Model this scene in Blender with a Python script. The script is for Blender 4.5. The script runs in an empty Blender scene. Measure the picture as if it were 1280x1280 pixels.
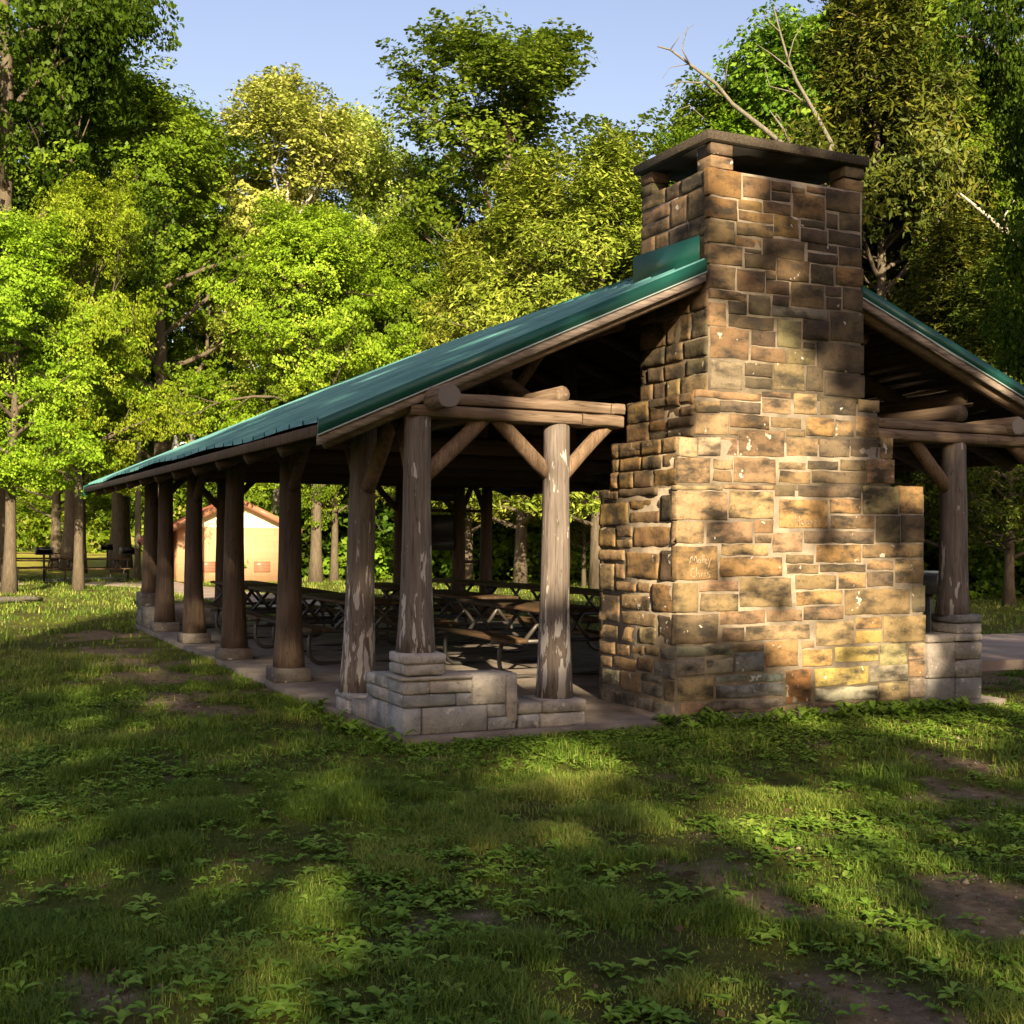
import bpy, math, random
import numpy as np
from mathutils import Matrix, Vector
rad = math.radians
scene = bpy.context.scene
COL = scene.collection
rng = np.random.default_rng(7)

# ------------------------------------------------------------------ camera frame (real position, used to find world points)
FPX, EYE, YAW, ROLL, CY = 1553.0, 1.6, rad(25.5), rad(0.5), 672.0
FW = np.array([math.sin(YAW), math.cos(YAW), 0.0])
RT = np.array([math.cos(YAW), -math.sin(YAW), 0.0])
UP = np.array([0, 0, 1.0])
RR = math.cos(ROLL) * RT + math.sin(ROLL) * UP
UU = -math.sin(ROLL) * RT + math.cos(ROLL) * UP
def ray(x, y): return FW + RR * (x - 640) / FPX + UU * (CY - y) / FPX
CAM = np.array([-3.359, -9.018, 1.6])
def onz(x, y, z):
    d = ray(x, y); return CAM + d * (z - CAM[2]) / d[2]
def onx(x, y, X):
    d = ray(x, y); return CAM + d * (X - CAM[0]) / d[0]
def ony(x, y, Y):
    d = ray(x, y); return CAM + d * (Y - CAM[1]) / d[1]
def deep(x, y, D): return CAM + ray(x, y) * D

# ------------------------------------------------------------------ numpy noise
def _h(ix, iy, s):
    n = (ix * 374761393 + iy * 668265263 + s * 1274126177) & 0x7fffffff
    n = ((n ^ (n >> 13)) * 1274126177) & 0x7fffffff
    return ((n ^ (n >> 16)) & 0xffff) / 65535.0
def vnoise(x, y, s=0):
    x = np.asarray(x, float); y = np.asarray(y, float)
    ix = np.floor(x).astype(np.int64); iy = np.floor(y).astype(np.int64)
    fx = x - ix; fy = y - iy
    fx = fx * fx * (3 - 2 * fx); fy = fy * fy * (3 - 2 * fy)
    a = _h(ix, iy, s); b = _h(ix + 1, iy, s); c = _h(ix, iy + 1, s); d = _h(ix + 1, iy + 1, s)
    return (a * (1 - fx) + b * fx) * (1 - fy) + (c * (1 - fx) + d * fx) * fy
def fbm(x, y, s=0, o=3):
    t = 0; a = 1; w = 0
    for i in range(o):
        t = t + a * vnoise(np.asarray(x) * 2 ** i, np.asarray(y) * 2 ** i, s + i * 17); w += a; a *= .5
    return t / w
def sstep(a, b, x):
    t = np.clip((np.asarray(x, float) - a) / (b - a), 0, 1); return t * t * (3 - 2 * t)
def norm(v): return v / (np.linalg.norm(v, axis=-1, keepdims=True) + 1e-9)

# ------------------------------------------------------------------ mesh builder
class MB:
    def __init__(s): s.v = []; s.f = []; s.n = 0; s.a = []; s.c = []
    def add(s, V, F, a=None, c=None):
        V = np.asarray(V, float).reshape(-1, 3); F = np.asarray(F, np.int64)
        s.v.append(V); s.f.append(F + s.n); s.n += len(V)
        m = len(F)
        s.a.append(np.full(m, .5) if a is None else np.broadcast_to(np.asarray(a, float), (m,)))
        s.c.append(np.ones((m, 4)) * .5 if c is None else np.broadcast_to(np.asarray(c, float), (m, 4)))
        return s
    def box(s, x0, x1, y0, y1, z0, z1, a=None, c=None, b=0.0, jit=0.0):
        if b:
            return s.bevbox(x0, x1, y0, y1, z0, z1, b, a, c, jit)
        V = np.array([(x, y, z) for z in (z0, z1) for y in (y0, y1) for x in (x0, x1)], float)
        if jit: V += rng.normal(0, jit, V.shape)
        return s.add(V, [(0, 2, 3, 1), (4, 5, 7, 6), (0, 1, 5, 4), (2, 6, 7, 3), (0, 4, 6, 2), (1, 3, 7, 5)], a, c)
    def bevbox(s, x0, x1, y0, y1, z0, z1, b, a=None, c=None, jit=0.0):
        lo = np.array([x0, y0, z0], float); hi = np.array([x1, y1, z1], float)
        idx = {}; V = []
        for ax in range(3):
            for cx in (0, 1):
                for cy in (0, 1):
                    for cz in (0, 1):
                        cc = np.array([cx, cy, cz])
                        p = np.where(cc == 1, hi, lo).astype(float)
                        for k in range(3):
                            if k != ax: p[k] += b if cc[k] == 0 else -b
                        idx[(ax, cx, cy, cz)] = len(V); V.append(p)
        V = np.array(V)
        if jit: V += rng.normal(0, jit, V.shape)
        Q = []
        I = lambda ax, c: idx[(ax,) + tuple(c)]
        def outward(q):
            P = V[q]; n = np.cross(P[1] - P[0], P[2] - P[0]); 
            return q if np.dot(n, P.mean(0) - (lo + hi) / 2) > 0 else q[::-1]
        for ax in range(3):
            o = [k for k in range(3) if k != ax]
            for e in (0, 1):
                cs = []
                for u, w in ((0, 0), (1, 0), (1, 1), (0, 1)):
                    c3 = [0, 0, 0]; c3[ax] = e; c3[o[0]] = u; c3[o[1]] = w; cs.append(I(ax, c3))
                Q.append(outward(cs))
            for u in (0, 1):
                for w in (0, 1):
                    c0 = [0, 0, 0]; c1 = [0, 0, 0]
                    c0[ax] = 0; c1[ax] = 1
                    for q in (c0, c1): q[o[0]] = u; q[o[1]] = w
                    Q.append(outward([I(o[0], c0), I(o[0], c1), I(o[1], c1), I(o[1], c0)]))
        s.add(V, Q, a, c)
        T = []
        for cx in (0, 1):
            for cy in (0, 1):
                for cz in (0, 1):
                    T.append(outward([I(k, (cx, cy, cz)) for k in range(3)]))
        base = s.n - len(V)
        s.f.append(np.array(T) + base)
        s.a.append(np.full(8, .5) if a is None else np.full(8, float(a)))
        s.c.append(np.ones((8, 4)) * .5 if c is None else np.broadcast_to(np.asarray(c, float), (8, 4)))
        return s
    def tube(s, P, R, n=8, a=None, c=None, wob=0.0, cap=True, sq=1.0):
        P = np.asarray(P, float); R = np.broadcast_to(np.asarray(R, float), (len(P),))
        T = np.gradient(P, axis=0); T = norm(T)
        ref = np.array([0, 0, 1.0]) if abs(T[0][2]) < .9 else np.array([1.0, 0, 0])
        A = norm(np.cross(T, ref)); B = np.cross(T, A)
        th = np.linspace(0, 2 * np.pi, n, endpoint=False)
        rr = np.ones((len(P), n))
        if wob:
            ph = rng.uniform(0, 100)
            rr += wob * (fbm(np.cos(th)[None, :] * 1.3 + np.arange(len(P))[:, None] * .35 + ph, np.sin(th)[None, :] * 1.3 + ph, 3) - .5) * 2
        V = P[:, None, :] + (A[:, None, :] * np.cos(th)[None, :, None] + B[:, None, :] * np.sin(th)[None, :, None] * sq) * (R[:, None] * rr)[:, :, None]
        V = V.reshape(-1, 3)
        i = np.arange(len(P) - 1)[:, None] * n; j = np.arange(n)[None, :]; k = (j + 1) % n
        F = np.stack([i + j, i + k, i + n + k, i + n + j], -1).reshape(-1, 4)[:, ::-1]
        s.add(V, F, a, c)
        if cap:
            base = s.n - len(V); e = base + (len(P) - 1) * n
            for ring, fl in ((np.arange(base, base + n), 0), (np.arange(e, e + n), 1)):
                q = ring[None, :] if fl == 0 else ring[None, ::-1]
                s.f.append(q); s.a.append(np.array([.5 if a is None else float(np.ravel(a)[0])]))
                s.c.append(np.ones((1, 4)) * .5 if c is None else np.broadcast_to(np.asarray(c, float), (1, 4)))
        return s
    def mesh(s, name, smooth=False):
        me = bpy.data.meshes.new(name)
        V = np.concatenate(s.v); me.vertices.add(len(V)); me.vertices.foreach_set('co', V.astype(np.float32).ravel())
        tot = np.concatenate([np.full(len(f), f.shape[1]) for f in s.f]); li = np.concatenate([f.ravel() for f in s.f])
        me.loops.add(len(li)); me.loops.foreach_set('vertex_index', li.astype(np.int32))
        me.polygons.add(len(tot)); st = np.concatenate([[0], np.cumsum(tot)[:-1]])
        me.polygons.foreach_set('loop_start', st.astype(np.int32))
        try: me.polygons.foreach_set('loop_total', tot.astype(np.int32))
        except Exception: pass
        if smooth: me.polygons.foreach_set('use_smooth', np.ones(len(tot), bool))
        me.update(calc_edges=True)
        at = me.attributes.new('rnd', 'FLOAT', 'FACE'); at.data.foreach_set('value', np.concatenate(s.a).astype(np.float32))
        cc = np.concatenate(s.c)
        if np.ptp(cc) > 0:
            at = me.attributes.new('tone', 'FLOAT_COLOR', 'FACE'); at.data.foreach_set('color', cc.astype(np.float32).ravel())
        return me
    def build(s, name, mat, parent=None, smooth=False, loc=None):
        me = s.mesh(name, smooth); me.materials.append(mat)
        o = bpy.data.objects.new(name, me); COL.objects.link(o)
        if parent is not None: o.parent = parent
        if loc is not None: o.location = loc
        return o
def tag(o, label=None, cat=None, group=None, kind=None):
    for k, v in (('label', label), ('category', cat), ('group', group), ('kind', kind)):
        if v: o[k] = v
    return o
def empty(name, loc=(0, 0, 0), rz=0.0, label=None, cat=None, group=None):
    o = bpy.data.objects.new(name, None); COL.objects.link(o); o.location = loc; o.rotation_euler = (0, 0, rz)
    o.empty_display_size = .2
    return tag(o, label, cat, group)
KIDS = {}
def copy_tree(o, parent=None):
    c = o.copy(); COL.objects.link(c)
    if parent is not None: c.parent = parent
    for ch in list(o.children): copy_tree(ch, c)
    return c

# ------------------------------------------------------------------ materials
class NT:
    def __init__(s, name):
        s.m = bpy.data.materials.new(name); s.m.use_nodes = True; s.t = s.m.node_tree; s.t.nodes.clear()
        s.out = s.t.nodes.new('ShaderNodeOutputMaterial')
    def n(s, typ, props=None, **ins):
        nd = s.t.nodes.new('ShaderNode' + typ)
        for k, v in (props or {}).items(): setattr(nd, k, v)
        for k, v in ins.items(): s.set(nd, k, v)
        return nd
    def set(s, nd, k, v):
        if k.startswith('i') and k[1:].isdigit(): sk = nd.inputs[int(k[1:])]
        else: sk = nd.inputs[k.replace('_', ' ')]
        if isinstance(v, bpy.types.NodeSocket): s.t.links.new(v, sk)
        elif isinstance(v, bpy.types.Node): s.t.links.new(v.outputs[0], sk)
        else:
            if isinstance(v, tuple) and len(v) == 3 and sk.type == 'RGBA': v = v + (1,)
            sk.default_value = v
    def ramp(s, fac, stops):
        nd = s.n('ValToRGB'); s.set(nd, 'Fac', fac); e = nd.color_ramp.elements
        while len(e) < len(stops): e.new(.5)
        for el, (p, c) in zip(e, stops):
            el.position = p; el.color = tuple(c) + (1,) if len(c) == 3 else c
        return nd
    def mix(s, fac, a, b, mode='MIX'):
        nd = s.n('MixRGB', {'blend_type': mode}); s.set(nd, 'Fac', fac); s.set(nd, 'Color1', a); s.set(nd, 'Color2', b); return nd
    def math(s, op, a, b=0.0):
        nd = s.n('Math', {'operation': op}); s.set(nd, 'i0', a); s.set(nd, 'i1', b); return nd
    def noise(s, vec, scale, detail=4, rough=.55, dist=0.0):
        nd = s.n('TexNoise'); s.set(nd, 'Vector', vec); s.set(nd, 'Scale', scale); s.set(nd, 'Detail', detail); s.set(nd, 'Roughness', rough); s.set(nd, 'Distortion', dist); return nd
    def attr(s, name, out='Fac'):
        nd = s.n('Attribute', {'attribute_name': name}); return nd.outputs[out]
    def obj(s, scale=(1, 1, 1)):
        tc = s.n('TexCoord'); mp = s.n('Mapping'); s.set(mp, 'Vector', tc.outputs['Object']); s.set(mp, 'Scale', scale); return mp.outputs[0]
    def pri(s, col, rough=.8, bump=None, bs=.3, bd=.01, metal=0.0, spec=.3, **kw):
        p = s.n('BsdfPrincipled'); s.set(p, 'Base Color', col); s.set(p, 'Roughness', rough); s.set(p, 'Metallic', metal)
        s.set(p, 'Specular IOR Level', spec)
        for k, v in kw.items(): s.set(p, k, v)
        if bump is not None:
            b = s.n('Bump'); s.set(b, 'Strength', bs); s.set(b, 'Distance', bd); s.set(b, 'Height', bump); s.set(p, 'Normal', b)
        s.t.links.new(p.outputs[0], s.out.inputs[0]); return s.m
M = {}
def leafmat(name, c0, c1, c2, tr=.38, gl=.015):
    k = NT(name)
    oi = k.n('ObjectInfo')
    col = k.ramp(k.attr('rnd'), [(0, c0), (.55, c1), (1, c2)])
    hs = k.n('HueSaturation'); k.set(hs, 'Color', col)
    k.set(hs, 'Hue', k.math('ADD', k.math('MULTIPLY', oi.outputs['Random'], .03), .485))
    k.set(hs, 'Value', k.math('ADD', k.math('MULTIPLY', oi.outputs['Random'], .35), .82))
    d = k.n('BsdfDiffuse', Color=hs); t = k.n('BsdfTranslucent', Color=hs); g = k.n('BsdfGlossy', Color=(.55, .65, .35), Roughness=.5)
    a = k.n('MixShader', i0=tr, i1=d, i2=t); b = k.n('MixShader', i0=gl, i1=a, i2=g)
    k.t.links.new(b.outputs[0], k.out.inputs[0]); M[name] = k.m; return k.m
leafmat('leaf_maple', (.066, .135, .008), (.132, .240, .014), (.235, .34, .028))
leafmat('leaf_bright', (.11, .19, .010), (.225, .35, .018), (.365, .46, .045))
leafmat('leaf_oak', (.06, .12, .010), (.13, .225, .018), (.24, .34, .04))
leafmat('leaf_dark', (.018, .042, .004), (.042, .082, .006), (.09, .15, .012))
leafmat('leaf_sycamore', (.20, .26, .04), (.34, .40, .07), (.52, .55, .16))
leafmat('leaf_cedar', (.085, .115, .010), (.175, .210, .020), (.30, .30, .045), .15, .03)
leafmat('leaf_cedar_dark', (.026, .042, .006), (.066, .088, .009), (.15, .15, .018), .12, .03)
leafmat('weed_leaf', (.09, .18, .016), (.17, .30, .03), (.28, .40, .06), .25, .07)
leafmat('leaf_shade', (.14, .18, .02), (.22, .26, .03), (.3, .32, .05), .5)
leafmat('grass_blade', (.055, .098, .012), (.125, .192, .020), (.30, .29, .070), .25, .05)
leafmat('dry_leaf', (.05, .03, .015), (.10, .06, .03), (.2, .14, .08), .1, .05)

def mk_bark(name, dark, light, sc=1.0):
    k = NT(name); v = k.obj((6 * sc, 6 * sc, 1.2 * sc)); n = k.noise(v, 3, 6, .65); n2 = k.noise(k.obj(), .9, 3)
    c = k.mix(k.math('MULTIPLY', n2, .55), k.ramp(n, [(.3, dark), (.7, light)]), k.mix(.5, light, (.10, .12, .07)))
    M[name] = k.pri(c, .9, n, .8, .03)
mk_bark('bark_brown', (.03, .022, .015), (.15, .11, .075))
mk_bark('bark_grey', (.06, .052, .042), (.21, .185, .145))
mk_bark('bark_pale', (.22, .20, .16), (.55, .50, .42))

# weathered logs: grey brown with flaking white residue low on the post
def mk_log(name, base, mid, lite, peel=False, ax=2):
    def gs(a_, b_): return tuple(b_ if q_ == ax else a_ for q_ in range(3))
    k = NT(name); g = k.noise(k.obj(gs(14, 1.1)), 2.2, 5, .6); big = k.noise(k.obj((1.5, 1.5, .6)), 1.3, 3)
    c = k.ramp(g, [(.25, base), (.55, mid), (.8, lite)])
    c = k.mix(k.math('MULTIPLY', big, .5), c, k.mix(.5, mid, (.16, .09, .05)))
    ck = k.noise(k.obj(gs(9, .35)), 2.0, 2, .5, .4)
    crack = k.ramp(ck, [(.485, (1, 1, 1)), (.5, (.25, .22, .2)), (.515, (1, 1, 1))])
    c = k.mix(.7, c, crack, 'MULTIPLY')
    if peel:
        geo = k.n('NewGeometry'); sp = k.n('SeparateXYZ', Vector=geo.outputs['Position'])
        hz = k.n('MapRange', Value=sp.outputs['Z']); hz.inputs['From Min'].default_value = .45; hz.inputs['From Max'].default_value = 1.75
        hz.inputs['To Min'].default_value = .085; hz.inputs['To Max'].default_value = -.05
        pn = k.noise(k.obj((11, 11, 2.0)), 1.5, 3, .6, .3)
        f = k.ramp(k.math('ADD', pn, hz), [(.60, (0, 0, 0)), (.625, (1, 1, 1))])
        c = k.mix(f, c, (.42, .38, .34))
    M[name] = k.pri(c, .85, k.math('ADD', g, k.math('MULTIPLY', ck, .5)), .55, .012)
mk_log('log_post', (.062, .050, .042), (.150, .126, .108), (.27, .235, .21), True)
mk_log('log_shade', (.032, .023, .016), (.072, .052, .037), (.12, .09, .068))  # dark copy of log_post; shade on the left row put into the colour
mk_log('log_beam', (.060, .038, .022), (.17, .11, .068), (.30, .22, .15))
mk_log('log_dark', (.030, .021, .014), (.075, .052, .034), (.13, .095, .065))  # log_beam darkened for members under the roof, their shade painted in
for nm_, ax_ in (('_x', 0), ('_y', 1)):
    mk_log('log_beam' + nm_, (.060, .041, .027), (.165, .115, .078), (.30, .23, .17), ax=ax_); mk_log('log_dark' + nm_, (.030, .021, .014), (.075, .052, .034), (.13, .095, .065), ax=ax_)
k = NT('log_end'); rg = k.n('TexWave', {'wave_type': 'RINGS', 'rings_direction': 'Y'}); k.set(rg, 'Vector', k.obj()); k.set(rg, 'Scale', 22.0); k.set(rg, 'Distortion', 2.0)
M['log_end'] = k.pri(k.mix(k.math('MULTIPLY', rg.outputs['Fac'], .55), (.20, .172, .158), (.10, .082, .074)), .9)

# stone of the chimney: per stone tone, grime, lichen
def mk_stone(name, grime, lich, bd=.012):
    k = NT(name); t = k.attr('tone', 'Color'); off = k.n('VectorMath', {'operation': 'SCALE'}); k.set(off, 'i0', t); off.inputs['Scale'].default_value = 90.0
    av = k.n('VectorMath', {'operation': 'ADD'}); k.set(av, 'i0', k.obj()); k.set(av, 'i1', off); o = av.outputs[0]
    n1 = k.noise(o, 9, 6, .65); n2 = k.noise(k.obj((1.1, 1.1, 2.6)), 2.6, 4, .6); n3 = k.noise(o, 34, 4, .6)
    c = k.mix(1.0, t, k.ramp(n1, [(.28, (.62, .60, .58)), (.5, (1, 1, 1)), (.74, (1.22, 1.16, 1.05))]), 'MULTIPLY')
    c = k.mix(k.math('MULTIPLY', k.ramp(n2, [(.45, (0, 0, 0)), (.63, (1, 1, 1))]), grime), c, (.035, .030, .024))
    sp = k.n('TexNoise'); k.set(sp, 'Vector', o); k.set(sp, 'Scale', 13.0); k.set(sp, 'Detail', 3.0)
    clus = k.noise(o, 2.1, 2)
    lf = k.ramp(k.math('ADD', sp, k.math('MULTIPLY', clus, .5)), [(.905 - lich * .12, (0, 0, 0)), (.94 - lich * .12, (1, 1, 1))])
    c = k.mix(k.math('MULTIPLY', lf, .75), c, (.50, .47, .40))
    dk = k.ramp(n3, [(.30, (.45, .42, .38)), (.42, (1, 1, 1))]); c = k.mix(.8, c, dk, 'MULTIPLY')
    b = k.math('ADD', k.math('MULTIPLY', n3, .5), n1)
    M[name] = k.pri(c, .93, b, .7, bd, spec=.15)
mk_stone('chimney_stone', .92, -.62)
mk_stone('plinth_stone', .30, -.1)
k = NT('mortar'); n = k.noise(k.obj(), 14, 5); n2 = k.noise(k.obj((1, 1, 1)), 2.0, 3)
M['mortar'] = k.pri(k.mix(k.ramp(n2, [(.42, (0, 0, 0)), (.66, (1, 1, 1))]), k.ramp(n, [(.3, (.21, .17, .125)), (.7, (.33, .27, .20))]), (.12, .098, .075)), .95, n, .6, .01, spec=.1)
k = NT('concrete'); n = k.noise(k.obj(), 3, 6, .6); n2 = k.noise(k.obj(), 40, 2)
M['concrete'] = k.pri(k.ramp(n, [(.3, (.11, .09, .073)), (.7, (.23, .195, .165))]), .9, n2, .3, .004, spec=.2)
k = NT('cap_concrete'); n = k.noise(k.obj(), 60, 3, .7); n2 = k.noise(k.obj(), 4, 3)
M['cap_concrete'] = k.pri(k.mix(k.math('MULTIPLY', n2, .6), k.ramp(n, [(.35, (.030, .025, .020)), (.65, (.115, .092, .068))]), (.03, .025, .02)), .95, n, .8, .008, spec=.1)
k = NT('soot_and_shade'); M['soot_and_shade'] = k.pri(k.ramp(k.noise(k.obj(), 5), [(.3, (.012, .010, .009)), (.8, (.03, .026, .022))]), .95)  # sooty flue and firebox; also the painted shade under the cap
def mk_metal(name, c, rough=.42, spec=.5, roof=0):
    k = NT(name); n = k.noise(k.obj((.25, 4.5, .25)) if roof else k.obj((1, 1, 1)), 1.4, 5); sp = k.noise(k.obj((.6, 3, 1)), 6, 3)
    cc = k.mix(k.math('MULTIPLY', k.ramp(n, [(.35, (0, 0, 0)), (.65 if roof else .8, (1, 1, 1))]), .9 if roof else .3), c, tuple(x * 1.5 + .05 for x in c) if roof else tuple(x * .6 + .04 for x in c))
    M[name] = k.pri(cc, k.math('ADD', k.math('MULTIPLY', sp, .2), rough - .1), None, metal=0.0, spec=spec, Coat_Weight=.25, Coat_Roughness=.25)
mk_metal('green_metal', (.055, .165, .158), .38, .6, 1); mk_metal('green_trim', (.006, .075, .055), .42, .3); mk_metal('drip_edge', (.35, .42, .40))
mk_metal('brown_metal', (.24, .085, .050), .5, .3); mk_metal('dark_steel', (.018, .017, .016), .5); mk_metal('pipe_steel', (.045, .038, .032), .5)
mk_metal('white_paint', (.75, .75, .73), .5); mk_metal('dark_board', (.02, .018, .016), .6, .2); mk_metal('vent_paint', (.27, .13, .075), .7, .15)
k = NT('grey_board'); n = k.noise(k.obj((2, 2, 16)), 3, 4); M['grey_board'] = k.pri(k.ramp(n, [(.3, (.12, .09, .07)), (.7, (.33, .26, .22))]), .9, n, .4, .005)
k = NT('deck_board'); n = k.noise(k.obj((3, 12, 12)), 3, 4); M['deck_board'] = k.pri(k.mix(1.0, k.ramp(k.attr('rnd'), [(0, (.55, .55, .55)), (1, (1.3, 1.3, 1.3))]), k.ramp(n, [(.3, (.022, .015, .010)), (.7, (.065, .045, .03))]), 'MULTIPLY'), .95)
k = NT('plank'); n = k.noise(k.obj((10, .9, 10)), 4, 5); c = k.ramp(n, [(.25, (.028, .017, .009)), (.6, (.070, .042, .020)), (.85, (.14, .09, .048))])
M['plank'] = k.pri(k.mix(1.0, c, k.ramp(k.attr('rnd'), [(0, (.65, .65, .65)), (1, (1.25, 1.2, 1.15))]), 'MULTIPLY'), .75, n, .4, .004)
k = NT('block_wall'); br = k.n('TexBrick'); tc = k.n('TexCoord'); mp = k.n('Mapping'); k.set(mp, 'Vector', tc.outputs['Object']); mp.inputs['Rotation'].default_value = (rad(90), 0, 0)
k.set(br, 'Vector', mp); k.set(br, 'Scale', 1.0); k.set(br, 'Brick Width', .40); k.set(br, 'Row Height', .2); k.set(br, 'Mortar Size', .006); k.set(br, 'Color1', (.46, .285, .165, 1)); k.set(br, 'Color2', (.42, .255, .145, 1)); k.set(br, 'Mortar', (.36, .235, .125, 1))
M['block_wall'] = k.pri(br.outputs[0], .9, br.outputs[1], .2, .004, spec=.1)
k = NT('cream_paint'); M['cream_paint'] = k.pri(k.ramp(k.noise(k.obj(), 3), [(.3, (.70, .58, .38)), (.7, (.80, .68, .47))]), .8, spec=.2)
k = NT('chalk'); M['chalk'] = k.pri(k.ramp(k.noise(k.obj(), 120), [(.42, (.25, .18, .11)), (.66, (.50, .44, .36))]), .95)
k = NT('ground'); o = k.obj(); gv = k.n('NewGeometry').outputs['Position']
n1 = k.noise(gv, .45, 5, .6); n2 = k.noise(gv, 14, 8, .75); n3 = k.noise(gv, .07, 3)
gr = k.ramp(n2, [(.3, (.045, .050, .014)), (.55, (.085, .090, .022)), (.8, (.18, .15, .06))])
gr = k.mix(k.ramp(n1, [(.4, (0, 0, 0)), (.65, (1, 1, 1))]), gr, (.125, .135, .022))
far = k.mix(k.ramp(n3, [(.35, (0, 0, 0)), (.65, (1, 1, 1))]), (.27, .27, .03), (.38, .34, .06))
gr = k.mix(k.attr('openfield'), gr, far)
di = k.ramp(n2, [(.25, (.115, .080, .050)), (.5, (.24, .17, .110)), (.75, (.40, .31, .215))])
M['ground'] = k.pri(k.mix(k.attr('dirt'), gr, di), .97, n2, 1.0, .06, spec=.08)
k = NT('paving'); n = k.noise(k.obj(), 1.2, 5); n2 = k.noise(k.obj(), 60, 2)
M['paving'] = k.pri(k.ramp(n, [(.3, (.24, .185, .15)), (.7, (.38, .31, .265))]), .9, n2, .3, .004, spec=.15)

# ------------------------------------------------------------------ terrain
DIRT_SPOTS = [(-.73, 11.3, .9), (-.95, 8.6, .8), (-1.02, 6.8, .75), (-1.0, 5.0, .7), (-.98, 3.5, .6), (-.8, 2.3, .5),
              (1.7, -2.96, .55), (2.2, -3.4, .5), (2.7, -3.4, .7), (-.1, -4.26, .35), (0, -4.6, .4), (.8, -4.9, .7), (1.1, -3.4, .35), (3.3, -2.3, .5),
              (-1.3, -4.35, .3), (-.45, -5.6, .6), (.4, -5.4, .7), (6.7, -.3, .8), (7.9, 1.6, 1.2), (1.8, -.35, .25), (2.0, -1.7, .3), (-3.0, -4.5, .3), (-2.9, -5.2, .5)]
def dirt_mask(x, y):
    x = np.asarray(x, float); y = np.asarray(y, float); w = np.zeros_like(x)
    for a, b, r in DIRT_SPOTS:
        w = np.maximum(w, np.exp(-((x - a) ** 2 + (y - b) ** 2) / (r * r)) * (1.5 if b > 1 else .72))
    n = fbm(x * 2.6, y * 2.6, 5, 4)
    return np.clip(sstep(.40, .72, w * .62 + (n - .5) * 1.7 + .10), 0, 1)
def ground_z(x, y):
    x = np.asarray(x, float); y = np.asarray(y, float)
    d = np.clip((x - 25) * .8 + (np.minimum(y, 60) - 22) * .22, 0, 60)
    hill = .42 * d * sstep(0, 14, d)
    near = ((x > -.4) & (x < 8) & (y > -.4) & (y < 14))
    rough = (fbm(x * .5, y * .5, 9, 3) - .5) * .10 + (fbm(x * 2.5, y * 2.5, 11, 2) - .5) * .03
    rough = rough * sstep(0, 1.5, np.maximum.reduce([-x - .1, x - 8, -y - .1, y - 14, np.zeros_like(x)])) * np.exp(-np.abs(x) * .01)
    return hill + np.where(near, 0, rough)
def axis(lo, hi, step, ext, g=1.13):
    a = list(np.arange(lo, hi, step)); s = step
    while a[-1] < ext: s *= g; a.append(a[-1] + s)
    s = step
    while a[0] > -ext: s *= g; a.insert(0, a[0] - s)
    return np.array(a)
xs = axis(-8, 12, .13, 900); ys = axis(-8, 16, .13, 900)
X, Y = np.meshgrid(xs, ys); Z = ground_z(X, Y)
nx, ny = len(xs), len(ys)
i = np.arange(nx - 1)[None, :]; j = np.arange(ny - 1)[:, None] * nx
mb = MB(); mb.add(np.stack([X, Y, Z], -1).reshape(-1, 3), np.stack([j + i, j + i + 1, j + i + nx + 1, j + i + nx], -1).reshape(-1, 4))
gnd = mb.build('ground', M['ground'], smooth=True); tag(gnd, kind='structure', label='patchy mown lawn with bare earth around the shelter', cat='lawn')
at = gnd.data.attributes.new('dirt', 'FLOAT', 'POINT'); at.data.foreach_set('value', dirt_mask(X, Y).astype(np.float32).ravel())
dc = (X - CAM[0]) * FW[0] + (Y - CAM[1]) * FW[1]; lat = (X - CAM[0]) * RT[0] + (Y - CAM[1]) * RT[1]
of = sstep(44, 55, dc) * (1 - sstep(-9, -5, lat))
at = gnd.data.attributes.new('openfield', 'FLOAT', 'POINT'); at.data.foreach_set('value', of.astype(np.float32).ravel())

def slab(name, pts, z0, z1, mat, lab, cat):
    n = len(pts); mb = MB()
    V = [(p[0], p[1], z0) for p in pts] + [(p[0], p[1], z1) for p in pts]
    mb.add(V, [[n + q for q in range(n)]]); mb.add(V, [[q, (q + 1) % n, n + (q + 1) % n, n + q] for q in range(n)])
    o = mb.build(name, M[mat]); return tag(o, lab, cat, kind='structure')
slab('walkway', [(6.75, 2.4), (13.5, 2.0), (15.0, 5.6), (6.75, 5.4)], -.2, .13, 'paving', 'raised concrete walkway at the right end of the shelter', 'walkway')
slab('path', [(2.0, 34.2), (3.6, 32.6), (4.4, 33.4), (4.4, 31.0), (6.2, 14.2), (4.0, 13.2), (3.3, 20.0), (2.6, 30.2), (1.0, 32.0)], -.05, .02, 'paving', 'pale path leading from the shelter to the block building', 'path')
slab('road', [(-14, 30.5), (-1.2, 31.0), (2.2, 36.5), (4.3, 37.0), (4.3, 38.6), (1.5, 38.2), (-2.5, 33.2), (-14, 32.3)], -.05, .025, 'paving', 'narrow paved track beyond the two trunks', 'track')

# ------------------------------------------------------------------ the shelter
pav = empty('picnic_shelter', (0, 0, 0), 0, 'long open log picnic shelter with green metal roof and big stone chimney', 'picnic shelter')
PART = lambda mb, name, mat, smooth=False, parent=pav, loc=None: mb.build(name, M[mat], parent, smooth, loc)
FL = .06
mb = MB(); mb.bevbox(-.03, 6.3, -.10, 12.98, -.25, FL, .012); PART(mb, 'floor_slab', 'concrete')

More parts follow.
